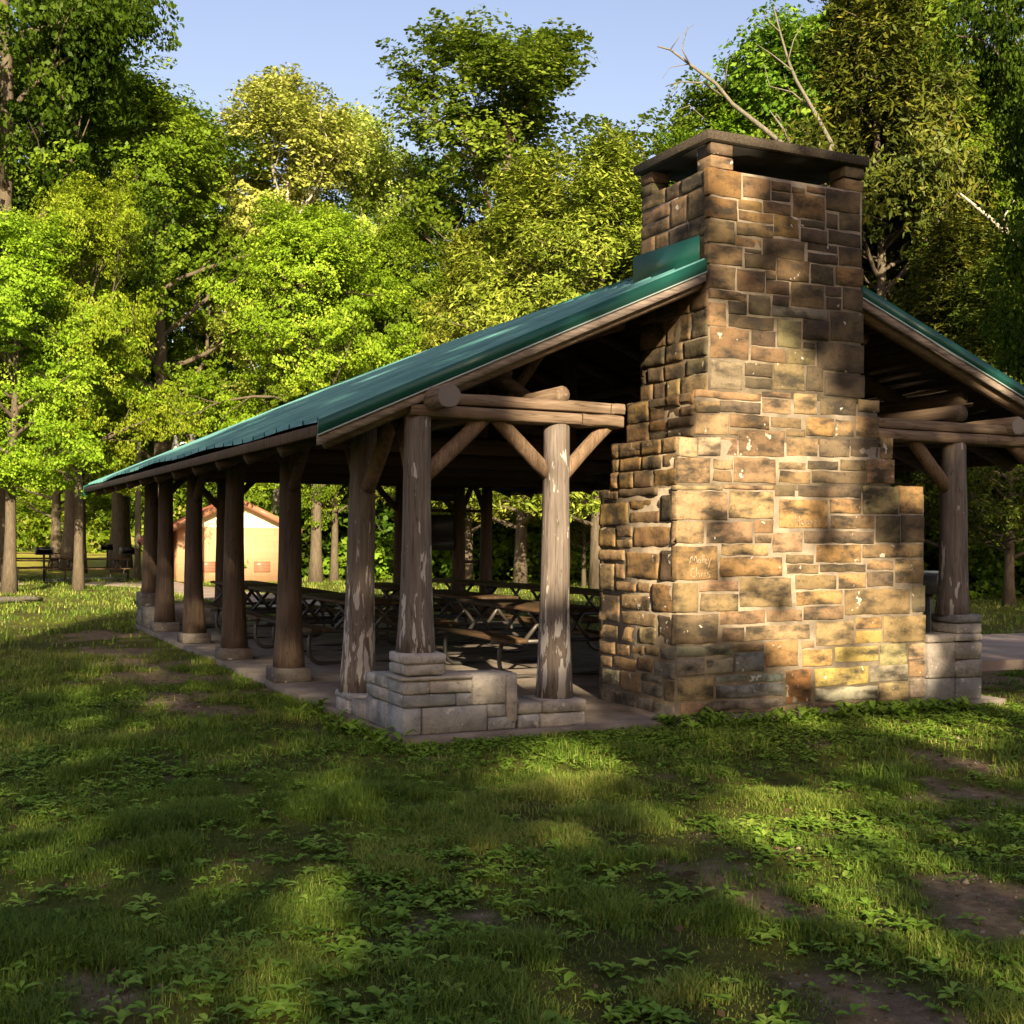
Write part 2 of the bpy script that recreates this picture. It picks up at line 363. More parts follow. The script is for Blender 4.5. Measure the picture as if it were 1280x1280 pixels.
def log_path(a, b, r0, r1, n=9, bend=.012, flare=0.0):
    a = np.array(a, float); b = np.array(b, float); t = np.linspace(0, 1, n)
    P = a + (b - a) * t[:, None]; w = rng.normal(0, bend, 3)
    P += np.sin(t * np.pi)[:, None] * w
    R = r0 + (r1 - r0) * t + flare * np.exp(-t * 5)
    return P, R
def post(x, y, z0, z1, r0=.135, r1=.108, lean=(0, 0), mat='log_post'):
    mb = MB(); P, R = log_path((x + lean[0], y + lean[1], z0), (x, y, z1), r0, r1, 15, .012, .035); mb.tube(P, R, 18, wob=.055)
    return PART(mb, 'post', mat, True)
def beam(a, b, r, name='beam', mat='log_beam', sq=1.0, n=9, bend=.01, r1=None):
    dd_ = np.abs(np.array(b, float) - np.array(a, float)); mat += ['_x', '_y', ''][int(dd_.argmax())]
    mb = MB(); P, R = log_path(a, b, r, r if r1 is None else r1, n, bend); mb.tube(P, R, 12, wob=.05, sq=sq)
    return PART(mb, name, mat, True)
def brace(a, b, r=.068, mat='log_beam'):
    a = np.array(a, float); b = np.array(b, float); mb = MB(); P, R = log_path(a, b, r, r * .95, 6, .006); mb.tube(P, R, 8, wob=.06)
    return PART(mb, 'brace', mat, True)
YS = [.2, 1.5, 3.94, 6.47, 8.97, 11.35, 12.73]
ZT = 2.56
post(.2, .2, .69, ZT, .125, .105)
post(1.44, .2, .27, ZT, .125, .108)
post(.2, 1.5, .22, ZT, .135, .11, (-.03, .05))
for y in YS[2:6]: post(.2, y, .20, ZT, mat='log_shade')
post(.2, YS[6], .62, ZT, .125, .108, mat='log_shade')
post(5.87, .2, .88, ZT + .05, .135, .118)
post(7.34, .2, .5, ZT + .05)
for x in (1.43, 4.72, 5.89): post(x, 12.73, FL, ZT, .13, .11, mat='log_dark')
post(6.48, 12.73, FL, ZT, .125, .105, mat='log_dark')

# stone plinths: rough blocks
GREY = [(.37, .335, .30), (.42, .38, .34), (.32, .305, .285), (.44, .395, .345), (.36, .315, .275), (.30, .295, .29)]
def c4(c, j=.12):
    f = 1 + rng.uniform(-j, j); return tuple(max(0, x * f) for x in c) + (1,)
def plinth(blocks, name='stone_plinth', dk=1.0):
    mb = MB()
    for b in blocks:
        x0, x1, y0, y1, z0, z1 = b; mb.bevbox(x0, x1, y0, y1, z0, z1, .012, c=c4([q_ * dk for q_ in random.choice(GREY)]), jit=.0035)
    lo = np.min([[b[0], b[2], b[4]] for b in blocks], 0); hi = np.max([[b[1], b[3], b[5]] for b in blocks], 0)
    return PART(mb, name, 'plinth_stone')
g = .006
plinth([(.02, .17, -.02, .35, FL, .27), (.176, .73, -.02, .33, FL, .265), (.735, .985, -.015, .33, FL, .16), (.735, .90, -.01, .33, .166, .266),
        (.02, .46, -.02, .34, .276, .37), (.466, .60, -.015, .34, .272, .37), (.02, .235, -.02, .34, .376, .475), (.24, .60, -.012, .34, .376, .475),
        (.606, .90, -.012, .33, .272, .505), (.906, 1.0, -.02, .34, .12, .505), (.0, .60, -.03, .35, .481, .515),
        (.03, .37, -.01, .345, .52, .605), (.025, .375, -.015, .35, .611, .69),
        (1.006, 1.2, -.02, .34, FL, .17), (1.206, 1.62, -.02, .36, FL, .165), (1.006, 1.22, -.015, .34, .176, .262), (1.226, 1.63, -.02, .37, .172, .272),
        (.02, .33, .356, .60, FL, .27), (.02, .33, .606, .88, FL, .26), (.025, .33, .35, .88, .276, .375), (.025, .33, .346, .70, .381, .47), (.02, .33, .706, .90, .381, .465),
        (.01, .36, .886, 1.25, FL, .20), (.01, .38, 1.256, 1.68, FL, .17), (.0, .39, 1.24, 1.69, .176, .225)])
for y in YS[2:6]: plinth([(-.0, .40, y - .2, y + .2, FL, .205)], dk=.42)  # stone tones darkened here and on the far corner: painted shade
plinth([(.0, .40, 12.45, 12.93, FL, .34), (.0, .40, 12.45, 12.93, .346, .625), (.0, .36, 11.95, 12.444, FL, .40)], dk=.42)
plinth([(.9, 1.7, 12.5, 12.9, FL, .32), (.41, .89, 12.55, 12.9, FL, .42)])
plinth([(5.36, 5.70, -.02, .33, FL, .28), (5.705, 6.05, -.02, .33, FL, .275), (5.36, 5.705, -.015, .33, .286, .62), (5.71, 6.05, -.02, .33, .28, .45), (5.71, 6.05, -.018, .33, .456, .62),
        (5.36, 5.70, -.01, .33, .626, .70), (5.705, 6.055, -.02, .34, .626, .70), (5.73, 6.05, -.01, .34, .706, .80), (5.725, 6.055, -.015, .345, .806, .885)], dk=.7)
plinth([(7.18, 7.6, -.02, .4, -.1, .5)])

# plate logs, gable beams, braces
beam((.30, -.2, 2.685), (.27, 13.4, 2.69), .098, 'plate_log', 'log_beam', n=21, bend=.03)
th = np.linspace(0, 2 * np.pi, 24, endpoint=False)
def log_end(c, r):
    mb = MB(); r_ = r * (1 + .05 * np.sin(th * 2 + 1) + .03 * np.sin(th * 5)); mb.add(np.stack([r_ * np.cos(th), np.full(24, 0.0), r_ * np.sin(th)], -1), [list(range(24))[::-1]])
    mb.add(np.stack([r_ * np.cos(th), np.full(24, .0015), r_ * np.sin(th)], -1), [list(range(24))]); PART(mb, 'log_end', 'log_end', loc=c)
log_end((.30, -.208, 2.685), .092)
beam((6.55, .02, 2.76), (6.55, 13.4, 2.72), .095, 'plate_log', 'log_beam', n=21)
log_end((6.55, .012, 2.76), .09)
def hewn(x0, x1, y, z0, z1, d=.11, mat='log_beam'):
    mb = MB(); n = 6; t = np.linspace(0, 1, n); P = np.stack([x0 + (x1 - x0) * t, np.full(n, y) + rng.normal(0, .003, n), np.full(n, (z0 + z1) / 2) + rng.normal(0, .0025, n)], -1)
    th = np.linspace(0, 2 * np.pi, 16, endpoint=False); e = .30
    cy = np.sign(np.cos(th)) * np.abs(np.cos(th)) ** e * d; cz = np.sign(np.sin(th)) * np.abs(np.sin(th)) ** e * (z1 - z0) / 2
    V = P[:, None, :] + np.stack([np.zeros(16), cy, cz], -1)[None]; V = V + rng.normal(0, .0018, V.shape)
    i = np.arange(n - 1)[:, None] * 16; j = np.arange(16)[None]; k2 = (j + 1) % 16
    mb.add(V.reshape(-1, 3), np.stack([i + j, i + k2, i + 16 + k2, i + 16 + j], -1).reshape(-1, 4))
    mb.add(V[0], [list(range(16))[::-1]]); mb.add(V[-1], [list(range(16))])
    return PART(mb, 'beam', mat + '_x', False)
hewn(.1, 1.62, .2, 2.545, 2.645, .12); hewn(1.63, 2.02, .2, 2.54, 2.645, .12)
hewn(.1, 1.9, .2, 2.65, 2.745, .11); hewn(1.91, 2.04, .2, 2.65, 2.745, .11)
hewn(4.5, 6.2, .2, 2.56, 2.665, .12); hewn(6.21, 7.6, .2, 2.56, 2.665, .12); hewn(4.5, 7.6, .2, 2.67, 2.77, .11)
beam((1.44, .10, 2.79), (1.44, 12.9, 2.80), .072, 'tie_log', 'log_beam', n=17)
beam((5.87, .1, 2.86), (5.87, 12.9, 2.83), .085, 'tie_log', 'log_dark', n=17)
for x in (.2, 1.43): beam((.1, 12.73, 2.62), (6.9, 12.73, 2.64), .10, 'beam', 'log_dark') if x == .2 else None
brace((.25, .2, 2.08), (.80, .2, 2.60)); brace((1.38, .2, 2.12), (.86, .2, 2.60)); brace((1.50, .2, 2.12), (1.94, .2, 2.57), .062)
brace((5.80, .2, 2.12), (5.30, .2, 2.62)); brace((7.3, .2, 2.15), (6.55, .2, 2.66))
brace((.2, 1.40, 2.02), (.22, .82, 2.62)); brace((.2, 1.58, 2.02), (.22, 2.15, 2.62)); brace((.2, .28, 2.05), (.22, .72, 2.62))
for y in YS[2:6]:
    if y in (6.47, 11.35): brace((.2, y + .1, 2.1), (.22, y + .62, 2.62), .06, 'log_dark')
    else: brace((.2, y - .1, 2.1), (.22, y - .62, 2.62), .06, 'log_dark')
for x, s in ((.3, 1), (1.35, -1), (1.51, 1), (4.66, -1), (4.8, 1), (5.8, -1), (5.95, 1), (6.42, -1)): brace((x, 12.73, 2.1), (x + s * (.48 if abs(s) else 0) * (1 if x < 5.9 else .45), 12.73, 2.6), .06, 'log_dark')

# roof planes
YG, YE = .10, 14.95
XE, ZE = -.64, 2.46
SL, SR = .452, .39
XR = 3.567; ZR = ZE + SL * (XR - XE)
XE2 = 8.05; ZE2 = ZR - SR * (XE2 - XR)
def zl(x): return ZE + SL * (np.asarray(x) - XE)
def zr(x): return ZR - SR * (np.asarray(x) - XR)
def roof_sheet(xa, za, xb, zb, name):
    ysr = []; zo = []; y = YG
    while y < YE - .41:
        for dy, h in ((0, 0), (.008, .036), (.034, .036), (.042, 0), (.22, 0)): ysr.append(y + dy); zo.append(h)
        y += .405
    ysr.append(YE); zo.append(0)
    ysr = np.array(ysr); zo = np.array(zo); t = np.linspace(0, 1, 9)
    XX = xa + (xb - xa) * t[:, None] + 0 * ysr[None]; YY = ysr[None] + 0 * t[:, None]
    sag = (.045 * np.sin((ysr - YG) / (YE - YG) * np.pi * 1.0) ** 2)[None] + .012 * np.sin(ysr * 1.9)[None] * (1 - t[:, None])
    ZZ = za + (zb - za) * t[:, None] + zo[None] + sag
    m = len(ysr); i = np.arange(8)[:, None] * m; j = np.arange(m - 1)[None]
    F = np.stack([i + j, i + m + j, i + m + j + 1, i + j + 1], -1).reshape(-1, 4)
    mb = MB(); V = np.stack([XX, YY, ZZ], -1).reshape(-1, 3); mb.add(V, F)
    o = PART(mb, name, 'green_metal'); return o
roof_l = roof_sheet(XE, ZE, XR, ZR, 'roof'); roof_r = roof_sheet(XR + .002, ZR - .001, XE2, ZE2, 'roof')
roof_r.data.flip_normals() if False else None
mb = MB(); mb.tube([(XR, YG, ZR + .02), (XR, YE, ZR + .02)], [.07, .07], 8, sq=.5); PART(mb, 'ridge_cap', 'green_trim')
def slope_bar(x0, x1, zf, y0, y1, top, bot):   # bar following a roof slope, between top and bottom offsets
    mb = MB(); V = [(x, y, float(zf(x)) + o) for x in (x0, x1) for y in (y0, y1) for o in (bot, top)]
    mb.add(V, [(0, 1, 3, 2), (4, 6, 7, 5), (0, 4, 5, 1), (2, 3, 7, 6), (0, 2, 6, 4), (1, 5, 7, 3)]); return mb
for (a, b, zf) in ((XE - .01, 2.84, zl), (4.58, XE2 + .01, zr)):
    PART(slope_bar(a, b, zf, YG - .035, YG - .012, .022, -.085), 'rake_trim', 'green_trim')
    PART(slope_bar(a, b, zf, YG - .040, YG + .0, -.087, -.099), 'drip_edge', 'drip_edge')
    PART(slope_bar(a, b, zf, YG - .022, YG + .02, -.101, -.172), 'fascia_board', 'grey_board')
PART(slope_bar(XE - .01, XR, zl, YE + .01, YE + .05, .022, -.17), 'rake_trim', 'green_trim')
PART(slope_bar(XR, XE2, zr, YE + .01, YE + .05, .022, -.17), 'rake_trim', 'green_trim')
# decking boards laid along the building, gaps between them
for (x0, x1, zf) in ((XE + .03, XR, zl), (XR, XE2 - .03, zr)):
    mb = MB(); x = x0
    while x < x1 - .1:
        xb = min(x + .17, x1); y0 = YG + .022
        ends = (y0, YE - .02)
        V = [(xx, yy, float(zf(xx)) + o) for xx in (x, xb) for yy in ends for o in (-.06, -.03)]
        mb.add(V, [(0, 1, 3, 2), (4, 6, 7, 5), (0, 4, 5, 1), (2, 3, 7, 6), (0, 2, 6, 4), (1, 5, 7, 3)], a=rng.uniform(0, 1)); x += .185
    PART(mb, 'decking', 'deck_board')
# eave edge boards
mb = MB(); mb.bevbox(XE + .0, XE + .035, YG, YE, ZE - .10, ZE - .012, .006); PART(mb, 'eave_board', 'log_dark')
mb = MB(); mb.bevbox(XE2 - .035, XE2, YG, YE, ZE2 - .12, ZE2 - .012, .006); PART(mb, 'eave_board', 'log_dark')
# rafters
ry = [YG + .11] + list(np.arange(1.45, 14.9, 1.24))
for q, y in enumerate(ry):
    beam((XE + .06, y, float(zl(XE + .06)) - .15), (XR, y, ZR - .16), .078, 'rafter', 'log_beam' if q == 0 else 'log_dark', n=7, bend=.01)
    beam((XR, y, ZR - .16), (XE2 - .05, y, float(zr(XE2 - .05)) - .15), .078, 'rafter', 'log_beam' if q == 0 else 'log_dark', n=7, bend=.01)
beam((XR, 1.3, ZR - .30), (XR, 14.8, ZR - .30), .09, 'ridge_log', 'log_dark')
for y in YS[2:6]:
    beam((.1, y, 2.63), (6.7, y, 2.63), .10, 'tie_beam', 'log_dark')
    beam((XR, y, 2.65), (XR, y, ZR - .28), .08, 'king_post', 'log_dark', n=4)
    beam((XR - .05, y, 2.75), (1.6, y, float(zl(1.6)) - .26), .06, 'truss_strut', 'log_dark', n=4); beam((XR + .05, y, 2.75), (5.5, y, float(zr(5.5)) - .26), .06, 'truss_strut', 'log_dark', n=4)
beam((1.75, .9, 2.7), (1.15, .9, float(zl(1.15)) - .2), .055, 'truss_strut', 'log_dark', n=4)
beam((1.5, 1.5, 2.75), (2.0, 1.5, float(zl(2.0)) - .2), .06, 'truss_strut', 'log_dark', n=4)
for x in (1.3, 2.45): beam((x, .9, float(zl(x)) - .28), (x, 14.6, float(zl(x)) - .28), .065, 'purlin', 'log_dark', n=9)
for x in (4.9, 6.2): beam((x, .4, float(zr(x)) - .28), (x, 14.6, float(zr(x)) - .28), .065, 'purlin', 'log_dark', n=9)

# ------------------------------------------------------------------ chimney
OCH = (.34, .20, .078); BUF = (.34, .225, .122); TAN = (.245, .158, .086); DRK = (.105, .080, .055); YEL = (.40, .275, .08); WHT = (.42, .33, .225)
GRY = (.27, .245, .195); BLU = (.215, .235, .225); RUS = (.46, .215, .065); OLV = (.29, .24, .12)
CC = dict(o=OCH, b=BUF, t=TAN, d=DRK, y=YEL, w=WHT, g=GRY, l=BLU, r=RUS, v=OLV)
LOW = """142,28,380,56,t 384,30,490,50,t 142,60,230,105,b 232,62,380,105,d 384,54,488,108,b 500,35,583,110,b 595,55,727,115,d 733,58,810,103,b
142,108,262,185,b 268,112,410,162,t 416,122,528,160,t 545,122,645,190,o 650,130,720,190,t 724,118,810,193,t 268,166,300,186,t
80,193,148,265,w 150,193,232,262,w 234,193,296,262,b 300,168,466,264,t 472,165,540,192,t 472,198,588,264,b 592,200,702,266,d 705,198,808,268,d 812,196,860,274,b
80,268,196,360,b 206,274,275,310,b 206,314,272,355,t 280,268,434,360,t 446,284,545,312,b 550,280,660,312,d 668,276,760,316,d 446,318,560,362,t 565,318,758,362,d 764,274,864,362,b
70,368,240,386,b 245,368,425,384,b 430,366,505,408,d 515,370,745,412,d 750,370,880,472,v 884,370,970,470,o
70,390,258,495,b 264,390,426,490,b 446,420,622,524,o 630,416,744,470,o 634,478,792,526,t
70,500,172,580,b 182,502,350,580,b 356,496,424,544,t 356,548,418,580,t 424,540,530,612,b 536,534,792,580,d 798,480,886,578,d 890,476,972,576,d
72,588,222,712,o 234,584,408,624,b 232,630,456,700,o 470,620,572,652,t 474,656,590,690,t 580,584,744,650,o 595,655,760,684,d 750,584,968,632,t 766,642,862,676,t 868,636,972,724,b
74,722,152,830,t 156,714,298,754,b 160,762,298,826,t 302,704,490,810,b 504,694,656,746,t 662,686,760,742,o 766,682,862,736,d 510,752,674,802,o 684,746,922,838,t 930,732,976,830,d
70,838,224,946,d 232,824,394,874,t 400,822,530,864,b 238,884,320,936,t 328,876,556,930,b 536,806,678,856,t 580,862,718,950,b 724,848,818,890,o 724,896,820,942,y 824,842,978,938,b
72,952,276,990,g 282,940,392,970,t 398,934,514,1028,o 530,934,572,960,b 530,965,638,1026,y 648,954,806,1010,y 812,944,912,1024,v 916,942,980,1000,b
74,996,176,1060,g 182,998,278,1052,g 286,976,392,1046,l 
78,1068,208,1150,v 216,1058,330,1084,l 338,1052,462,1082,l 216,1090,462,1138,l 472,1038,562,1158,r 576,1030,770,1096,y 776,1018,914,1080,g 918,1006,982,1064,t
88,1158,190,1226,b 198,1144,460,1184,g 200,1190,405,1236,t 576,1102,804,1150,g 808,1086,916,1152,v 920,1070,984,1140,g 415,1165,570,1232,v 576,1158,760,1224,t 766,1156,984,1215,v"""
UPP = """80,175,222,290,o 230,208,346,298,t 350,228,430,268,t 350,272,430,310,t 436,250,492,276,t 496,250,574,278,t 440,282,574,386,o 580,265,722,356,d
82,296,204,384,o 210,306,312,350,o 314,314,432,364,t 210,356,356,398,o 362,370,464,462,o 582,360,630,424,d 636,362,724,434,d 474,392,576,424,d
84,390,194,486,b 202,404,356,458,t 474,428,584,486,d 590,440,726,498,d
200,464,310,505,o 314,468,490,552,t 500,490,628,524,d 634,504,732,584,t 504,530,630,572,d
86,494,228,576,b 236,512,308,530,d 236,534,368,596,d 372,558,508,648,t 516,578,612,660,d 620,590,734,668,o
88,584,198,682,b 204,600,322,692,t 326,600,370,640,t 326,644,424,702,t 432,656,572,756,t 578,668,645,712,d 580,716,645,768,d 650,676,736,770,d
88,688,246,726,b 88,732,160,834,b 168,732,246,786,d 254,704,346,788,d 354,708,424,752,d 352,760,590,804,g 168,792,360,848,d 598,776,738,902,d
372,810,474,926,v 482,812,590,898,d 484,904,534,930,d
92,842,256,974,t 264,854,366,920,d 264,926,410,986,t 418,934,534,996,v 542,908,740,1028,d
96,982,230,1102,w 238,992,354,1048,d 238,1054,354,1100,d 362,992,488,1104,v 496,1004,566,1110,d 572,1036,742,1134,d"""
LEFT = """14,420,94,455,o 98,407,240,440,d 14,460,130,545,o 136,447,246,487,o 136,492,246,537,t 250,430,300,530,d 18,550,84,622,o 88,545,146,587,b 88,592,146,627,b 150,545,300,625,o 20,630,118,672,b
20,680,80,780,b 86,682,118,738,b 124,640,244,738,o 250,632,302,748,d 84,747,162,786,b 166,750,212,788,b 218,757,304,860,o 22,792,100,893,b 106,795,210,852,b 106,858,230,908,b 26,900,94,955,b
98,910,168,970,b 172,914,232,975,v 238,870,312,978,d 28,964,84,1010,t 88,972,138,1020,t 142,978,190,1014,t 194,982,244,1017,v 248,988,312,1035,g 30,1016,72,1056,t 76,1022,160,1068,t 164,1023,220,1078,t 224,1040,312,1100,g
34,1064,102,1126,g 106,1074,178,1148,t 182,1084,252,1114,g 182,1118,256,1165,g 262,1106,314,1190,v 34,1132,84,1192,g 88,1142,106,1195,g 110,1154,160,1210,g 164,1168,220,1215,g 226,1196,314,1262,g 36,1198,84,1250,g 88,1204,158,1244,g 162,1218,222,1255,g"""
def stone_block(mb, O, U, V, N, u0, u1, v0, v1, prot, rough, col, cell=.032, chamf=.010, ef=.35, wb=.022):
    nu = max(4, int((u1 - u0) / cell) + 2); nv = max(4, int((v1 - v0) / cell) + 2)
    a = np.concatenate([[0], np.linspace(chamf, (u1 - u0) - chamf, nu - 2), [u1 - u0]]) + u0
    b = np.concatenate([[0], np.linspace(chamf, (v1 - v0) - chamf, nv - 2), [v1 - v0]]) + v0
    A, B = np.meshgrid(a, b); s = rng.integers(0, 9999)
    e = np.ones_like(A); e[0, :] = e[-1, :] = 0; e[:, 0] = e[:, -1] = 0
    jo = (fbm(A * 9, B * 9, s, 2) - .5)
    hgt = prot * (ef + (1 - ef) * e) + rough * (fbm(A * 7 + s, B * 7, s, 3) - .5) * (.3 + e) + rough * .7 * (vnoise(A * 2.5 + s, B * 2.5, s) - .5)
    A = A + (1 - e) * jo * wb; B = B + (1 - e) * np.roll(jo, 1, 0) * wb
    P = O + A[..., None] * U + B[..., None] * V + hgt[..., None] * N
    n, m = P.shape[:2]; i = np.arange(n - 1)[:, None] * m; j = np.arange(m - 1)[None]
    F = np.stack([i + j, i + j + 1, i + m + j + 1, i + m + j], -1).reshape(-1, 4)
    ring = [(0, q) for q in range(m)] + [(q, m - 1) for q in range(1, n)] + [(n - 1, q) for q in range(m - 2, -1, -1)] + [(q, 0) for q in range(n - 2, 0, -1)]
    rp = np.array([P[q] for q in ring]); bk = rp - N * (prot + .05); L = len(ring)
    ridx = np.array([q[0] * m + q[1] for q in ring]); base = n * m
    S = np.stack([ridx, base + np.arange(L), base + (np.arange(L) + 1) % L, np.roll(ridx, -1)], -1)
    VV = np.concatenate([P.reshape(-1, 3), bk]); FF = np.concatenate([F, S])
    if np.dot(np.cross(U, V), N) < 0: FF = FF[:, ::-1]
    mb.add(VV, FF, c=col)
EX, EYv, EZ = np.array([1.0, 0, 0]), np.array([0, 1.0, 0]), np.array([0, 0, 1.0])
CF = .05
TIERS = [(2.535, 5.36, CF, 1.40, -.25, 2.06), (2.545, 4.945, CF, 1.21, 2.06, 2.49), (2.71, 4.775, CF, 1.21, 2.49, 2.885), (2.85, 4.57, CF, 1.20, 2.885, 4.86)]
smb = MB(); core = MB()
for x0, x1, y0, y1, z0, z1 in TIERS: core.box(x0 + .012, x1 - .02, y0 - .004, y1 - .03, z0 - (.0 if z0 < 0 else .01), z1 - .012)
def tone(ch, j=.16):
    c = (np.array(CC[ch]) * .72 + np.array((.235, .17, .098)) * .28) * .78 * (1 + rng.uniform(-j, j)) * (1 + rng.uniform(-.06, .06, 3)); return tuple(c) + (1,)
def front(lst, ox, oy, sc, dk=1.0):
    for s in lst.split():
        a, b, c, d, ch = s.split(','); a, b, c, d = [float(q) for q in (a, b, c, d)]
        ax, cx = ox + a / sc, ox + c / sc; by, dy = oy + b / sc, oy + d / sc
        xm, ym = (ax + cx) / 2, (by + dy) / 2
        u0 = ony(ax, ym, CF)[0]; u1 = ony(cx, ym, CF)[0]; v1 = ony(xm, by, CF)[2]; v0 = ony(xm, dy, CF)[2]
        gp = .002
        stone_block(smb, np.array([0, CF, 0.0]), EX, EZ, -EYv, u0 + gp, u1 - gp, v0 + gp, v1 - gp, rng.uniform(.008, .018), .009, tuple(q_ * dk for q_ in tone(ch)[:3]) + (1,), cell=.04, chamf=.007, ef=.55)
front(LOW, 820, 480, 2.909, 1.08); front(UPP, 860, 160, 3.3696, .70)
for s in LEFT.split():
    a, b, c, d, ch = s.split(','); a, b, c, d = [float(q) for q in (a, b, c, d)]
    ax, cx = 740 + a / 2.909, 740 + c / 2.909; by, dy = 470 + b / 2.909, 470 + d / 2.909; XL = 2.545
    y1 = onx(ax, (by + dy) / 2, XL)[1]; y0 = max(CF + .012, onx(cx, (by + dy) / 2, XL)[1]); v1 = onx((ax + cx) / 2, by, XL)[2]; v0 = onx((ax + cx) / 2, dy, XL)[2]
    if y1 - y0 < .03: continue
    stone_block(smb, np.array([XL + .012, 0, 0.0]), EYv, EZ, -EX, y0, min(y1, 1.40), v0 + .003, v1 - .003, rng.uniform(.012, .028), .022, tone(ch), cell=.03, chamf=.012)
def ashlar(O, U, V, N, u0, u1, v0, v1, pal, prot, rough, cell=.04):
    v = v0
    while v < v1 - .04:
        h = rng.uniform(.15, .27); h = v1 - v if v1 - v - h < .08 else h
        u = u0
        while u < u1 - .03:
            w = rng.uniform(.20, .46); w = u1 - u if u1 - u - w < .12 else w
            parts = [(v, v + h)] if (h < .18 or rng.random() < .6) else [(v, v + h * .48), (v + h * .48, v + h)]
            for a, b in parts:
                stone_block(smb, O, U, V, N, u + .006, u + w - .006, a + .005, b - .005, rng.uniform(*prot), rough, tone(random.choice(pal)), cell)
            u += w
        v += h
random.seed(4)
for q, (x0, x1, y0, y1, z0, z1) in enumerate(TIERS):
    if q: ashlar(np.array([x0 + .02, 0, 0]), EYv, EZ, -EX, y0 + .012, y1, z0, z1, 'oobtbd' if q < 3 else 'tdtdtt', (.012, .028), .022, .032)
    ashlar(np.array([x1 - .015, 0, 0]), EYv, EZ, EX, y0 + .012, y1, max(z0, -.1), z1, 'tbdt', (.01, .02), .02, .06)
    ashlar(np.array([0, y1 - .02, 0]), EX, EZ, EYv, x0, x1, max(z0, -.1), z1, 'tdg', (.01, .02), .02, .07)
# ledge tops
for q in range(3):
    x0, x1, y0, y1, _, z = TIERS[q]; nx0, nx1, _, ny1 = TIERS[q + 1][:4]
    for a, b in ((x0 + .0, nx0 + .02), (nx1 - .02, x1)):
        if b - a > .06:
            y = y0 + .02
            while y < y1 - .1:
                w = min(rng.uniform(.2, .4), y1 - y); stone_block(smb, np.array([0, 0, z - .014]), EX, EYv, EZ, a, b, y, y + w - .01, .014, .012, tone(random.choice('btd'))); y += w
    if y1 - ny1 > .05: stone_block(smb, np.array([0, 0, z - .014]), EX, EYv, EZ, x0, x1, ny1, y1, .014, .012, tone('t'))
# corner piers under the cap
x0, x1, y0, y1 = TIERS[3][:4]
for px0, px1, py0, py1 in ((x0 - .0, x0 + .235, y0 - .012, y0 + .21), (x1 - .23, x1, y0 - .012, y0 + .21), (x0, x0 + .2, y1 - .2, y1), (x1 - .2, x1, y1 - .2, y1)):
    z = 4.852
    for h in (.115, .108):
        smb.bevbox(px0, px1, py0, py1, z, z + h - .006, .008, c=tone(random.choice('td')), jit=.004); z += h
chim = smb.build('chimney', M['chimney_stone'], pav, False); chim['label'] = 'stepped sandstone chimney of ochre, buff and dark blocks'
core.build('mortar_core', M['mortar'], chim)
mb = MB(); mb.box(x0 + .24, x1 - .24, y0 + .22, y1 - .21, 4.84, 4.862); mb.box(x0 + .0, x1 - .0, y0 + .0, y1 - .0, 5.076, 5.083); mb.build('flue_and_cap_shade', M['soot_and_shade'], chim)  # lower box: flue floor; upper dark sheet paints shade under the cap
mb = MB(); mb.bevbox(2.795, 4.60, .0, 1.255, 5.085, 5.170, .006, jit=.002); mb.build('chimney_cap', M['cap_concrete'], chim)
mb = MB(); V = [(xx, yy, zz) for xx in (2.795, 2.81) for yy, zz in ((.13, float(zl(2.83)) - .02), (.13, float(zl(2.83)) + .24), (1.24, float(zl(2.83)) + .27), (1.24, float(zl(2.83)) - .02))]
mb.add(V, [(0, 1, 2, 3), (7, 6, 5, 4), (0, 4, 5, 1), (1, 5, 6, 2), (2, 6, 7, 3), (3, 7, 4, 0)]); mb.build('flashing', M['green_trim'], chim)
mb = MB(); mb.box(3.2, 4.5, 1.36, 1.375, .06, 1.0); mb.build('firebox_opening', M['soot_and_shade'], chim)
# chalk writing on two stones
def strokes(S, px0, py0, w, h, r=.0034, name='chalk_writing'):
    mb = MB()
    for st in S:
        P = np.array([ony(px0 + a * w, py0 + b * h, CF - .022) for a, b in st])
        if len(P) > 2:
            t = np.linspace(0, len(P) - 1, len(P) * 3); P = np.stack([np.interp(t, np.arange(len(P)), P[:, q]) for q in range(3)], -1)
        P[:, 1] += .004
        mb.tube(P, np.full(len(P), r), 5, sq=1.0)
    return mb.build(name, M['chalk'], chim)
circ = lambda cx, cy, rx, ry, a0=0, a1=360, n=9: [(cx + rx * math.cos(rad(a)), cy + ry * math.sin(rad(a))) for a in np.linspace(a0, a1, n)]
MOLLEY = [[(0, .95), (.10, .1), (.2, .75), (.32, .05), (.38, .9)], circ(.47, .68, .06, .2), [(.53, .5), (.55, .92)], [(.62, .0), (.62, .9)], [(.70, .0), (.70, .9)], [(.75, .68), (.84, .6), (.80, .45), (.75, .62), (.80, .9), (.88, .82)], [(.90, .45), (.97, .75)], [(1.06, .35), (.97, .8), (.92, 1.25)]]
CHRIS = [circ(.13, .5, .13, .45, -50, -310), [(.30, -.05), (.30, .95)], [(.30, .6), (.40, .5), (.45, .95)], [(.54, .5), (.54, .95)], [(.54, .62), (.64, .52)], [(.72, .5), (.72, .95)], [(1.0, .4), (.85, .45), (.86, .62), (.98, .75), (.94, .98), (.80, .95)]]
HUNTER = [[(0, 1), (.05, .0)], [(.18, .95), (.2, 0)], [(.05, .55), (.19, .5)], [(.26, .45), (.28, .9), (.36, .9), (.38, .45)], [(.42, .95), (.44, .45), (.54, .95), (.55, .45)], [(.58, .5), (.72, .45)], [(.65, .48), (.66, .98)], [(.84, .5), (.75, .5), (.76, .95), (.85, .92)], [(.75, .72), (.83, .7)], [(.90, .98), (.90, .3), (1.0, .45), (.90, .65), (1.02, 1.0)]]
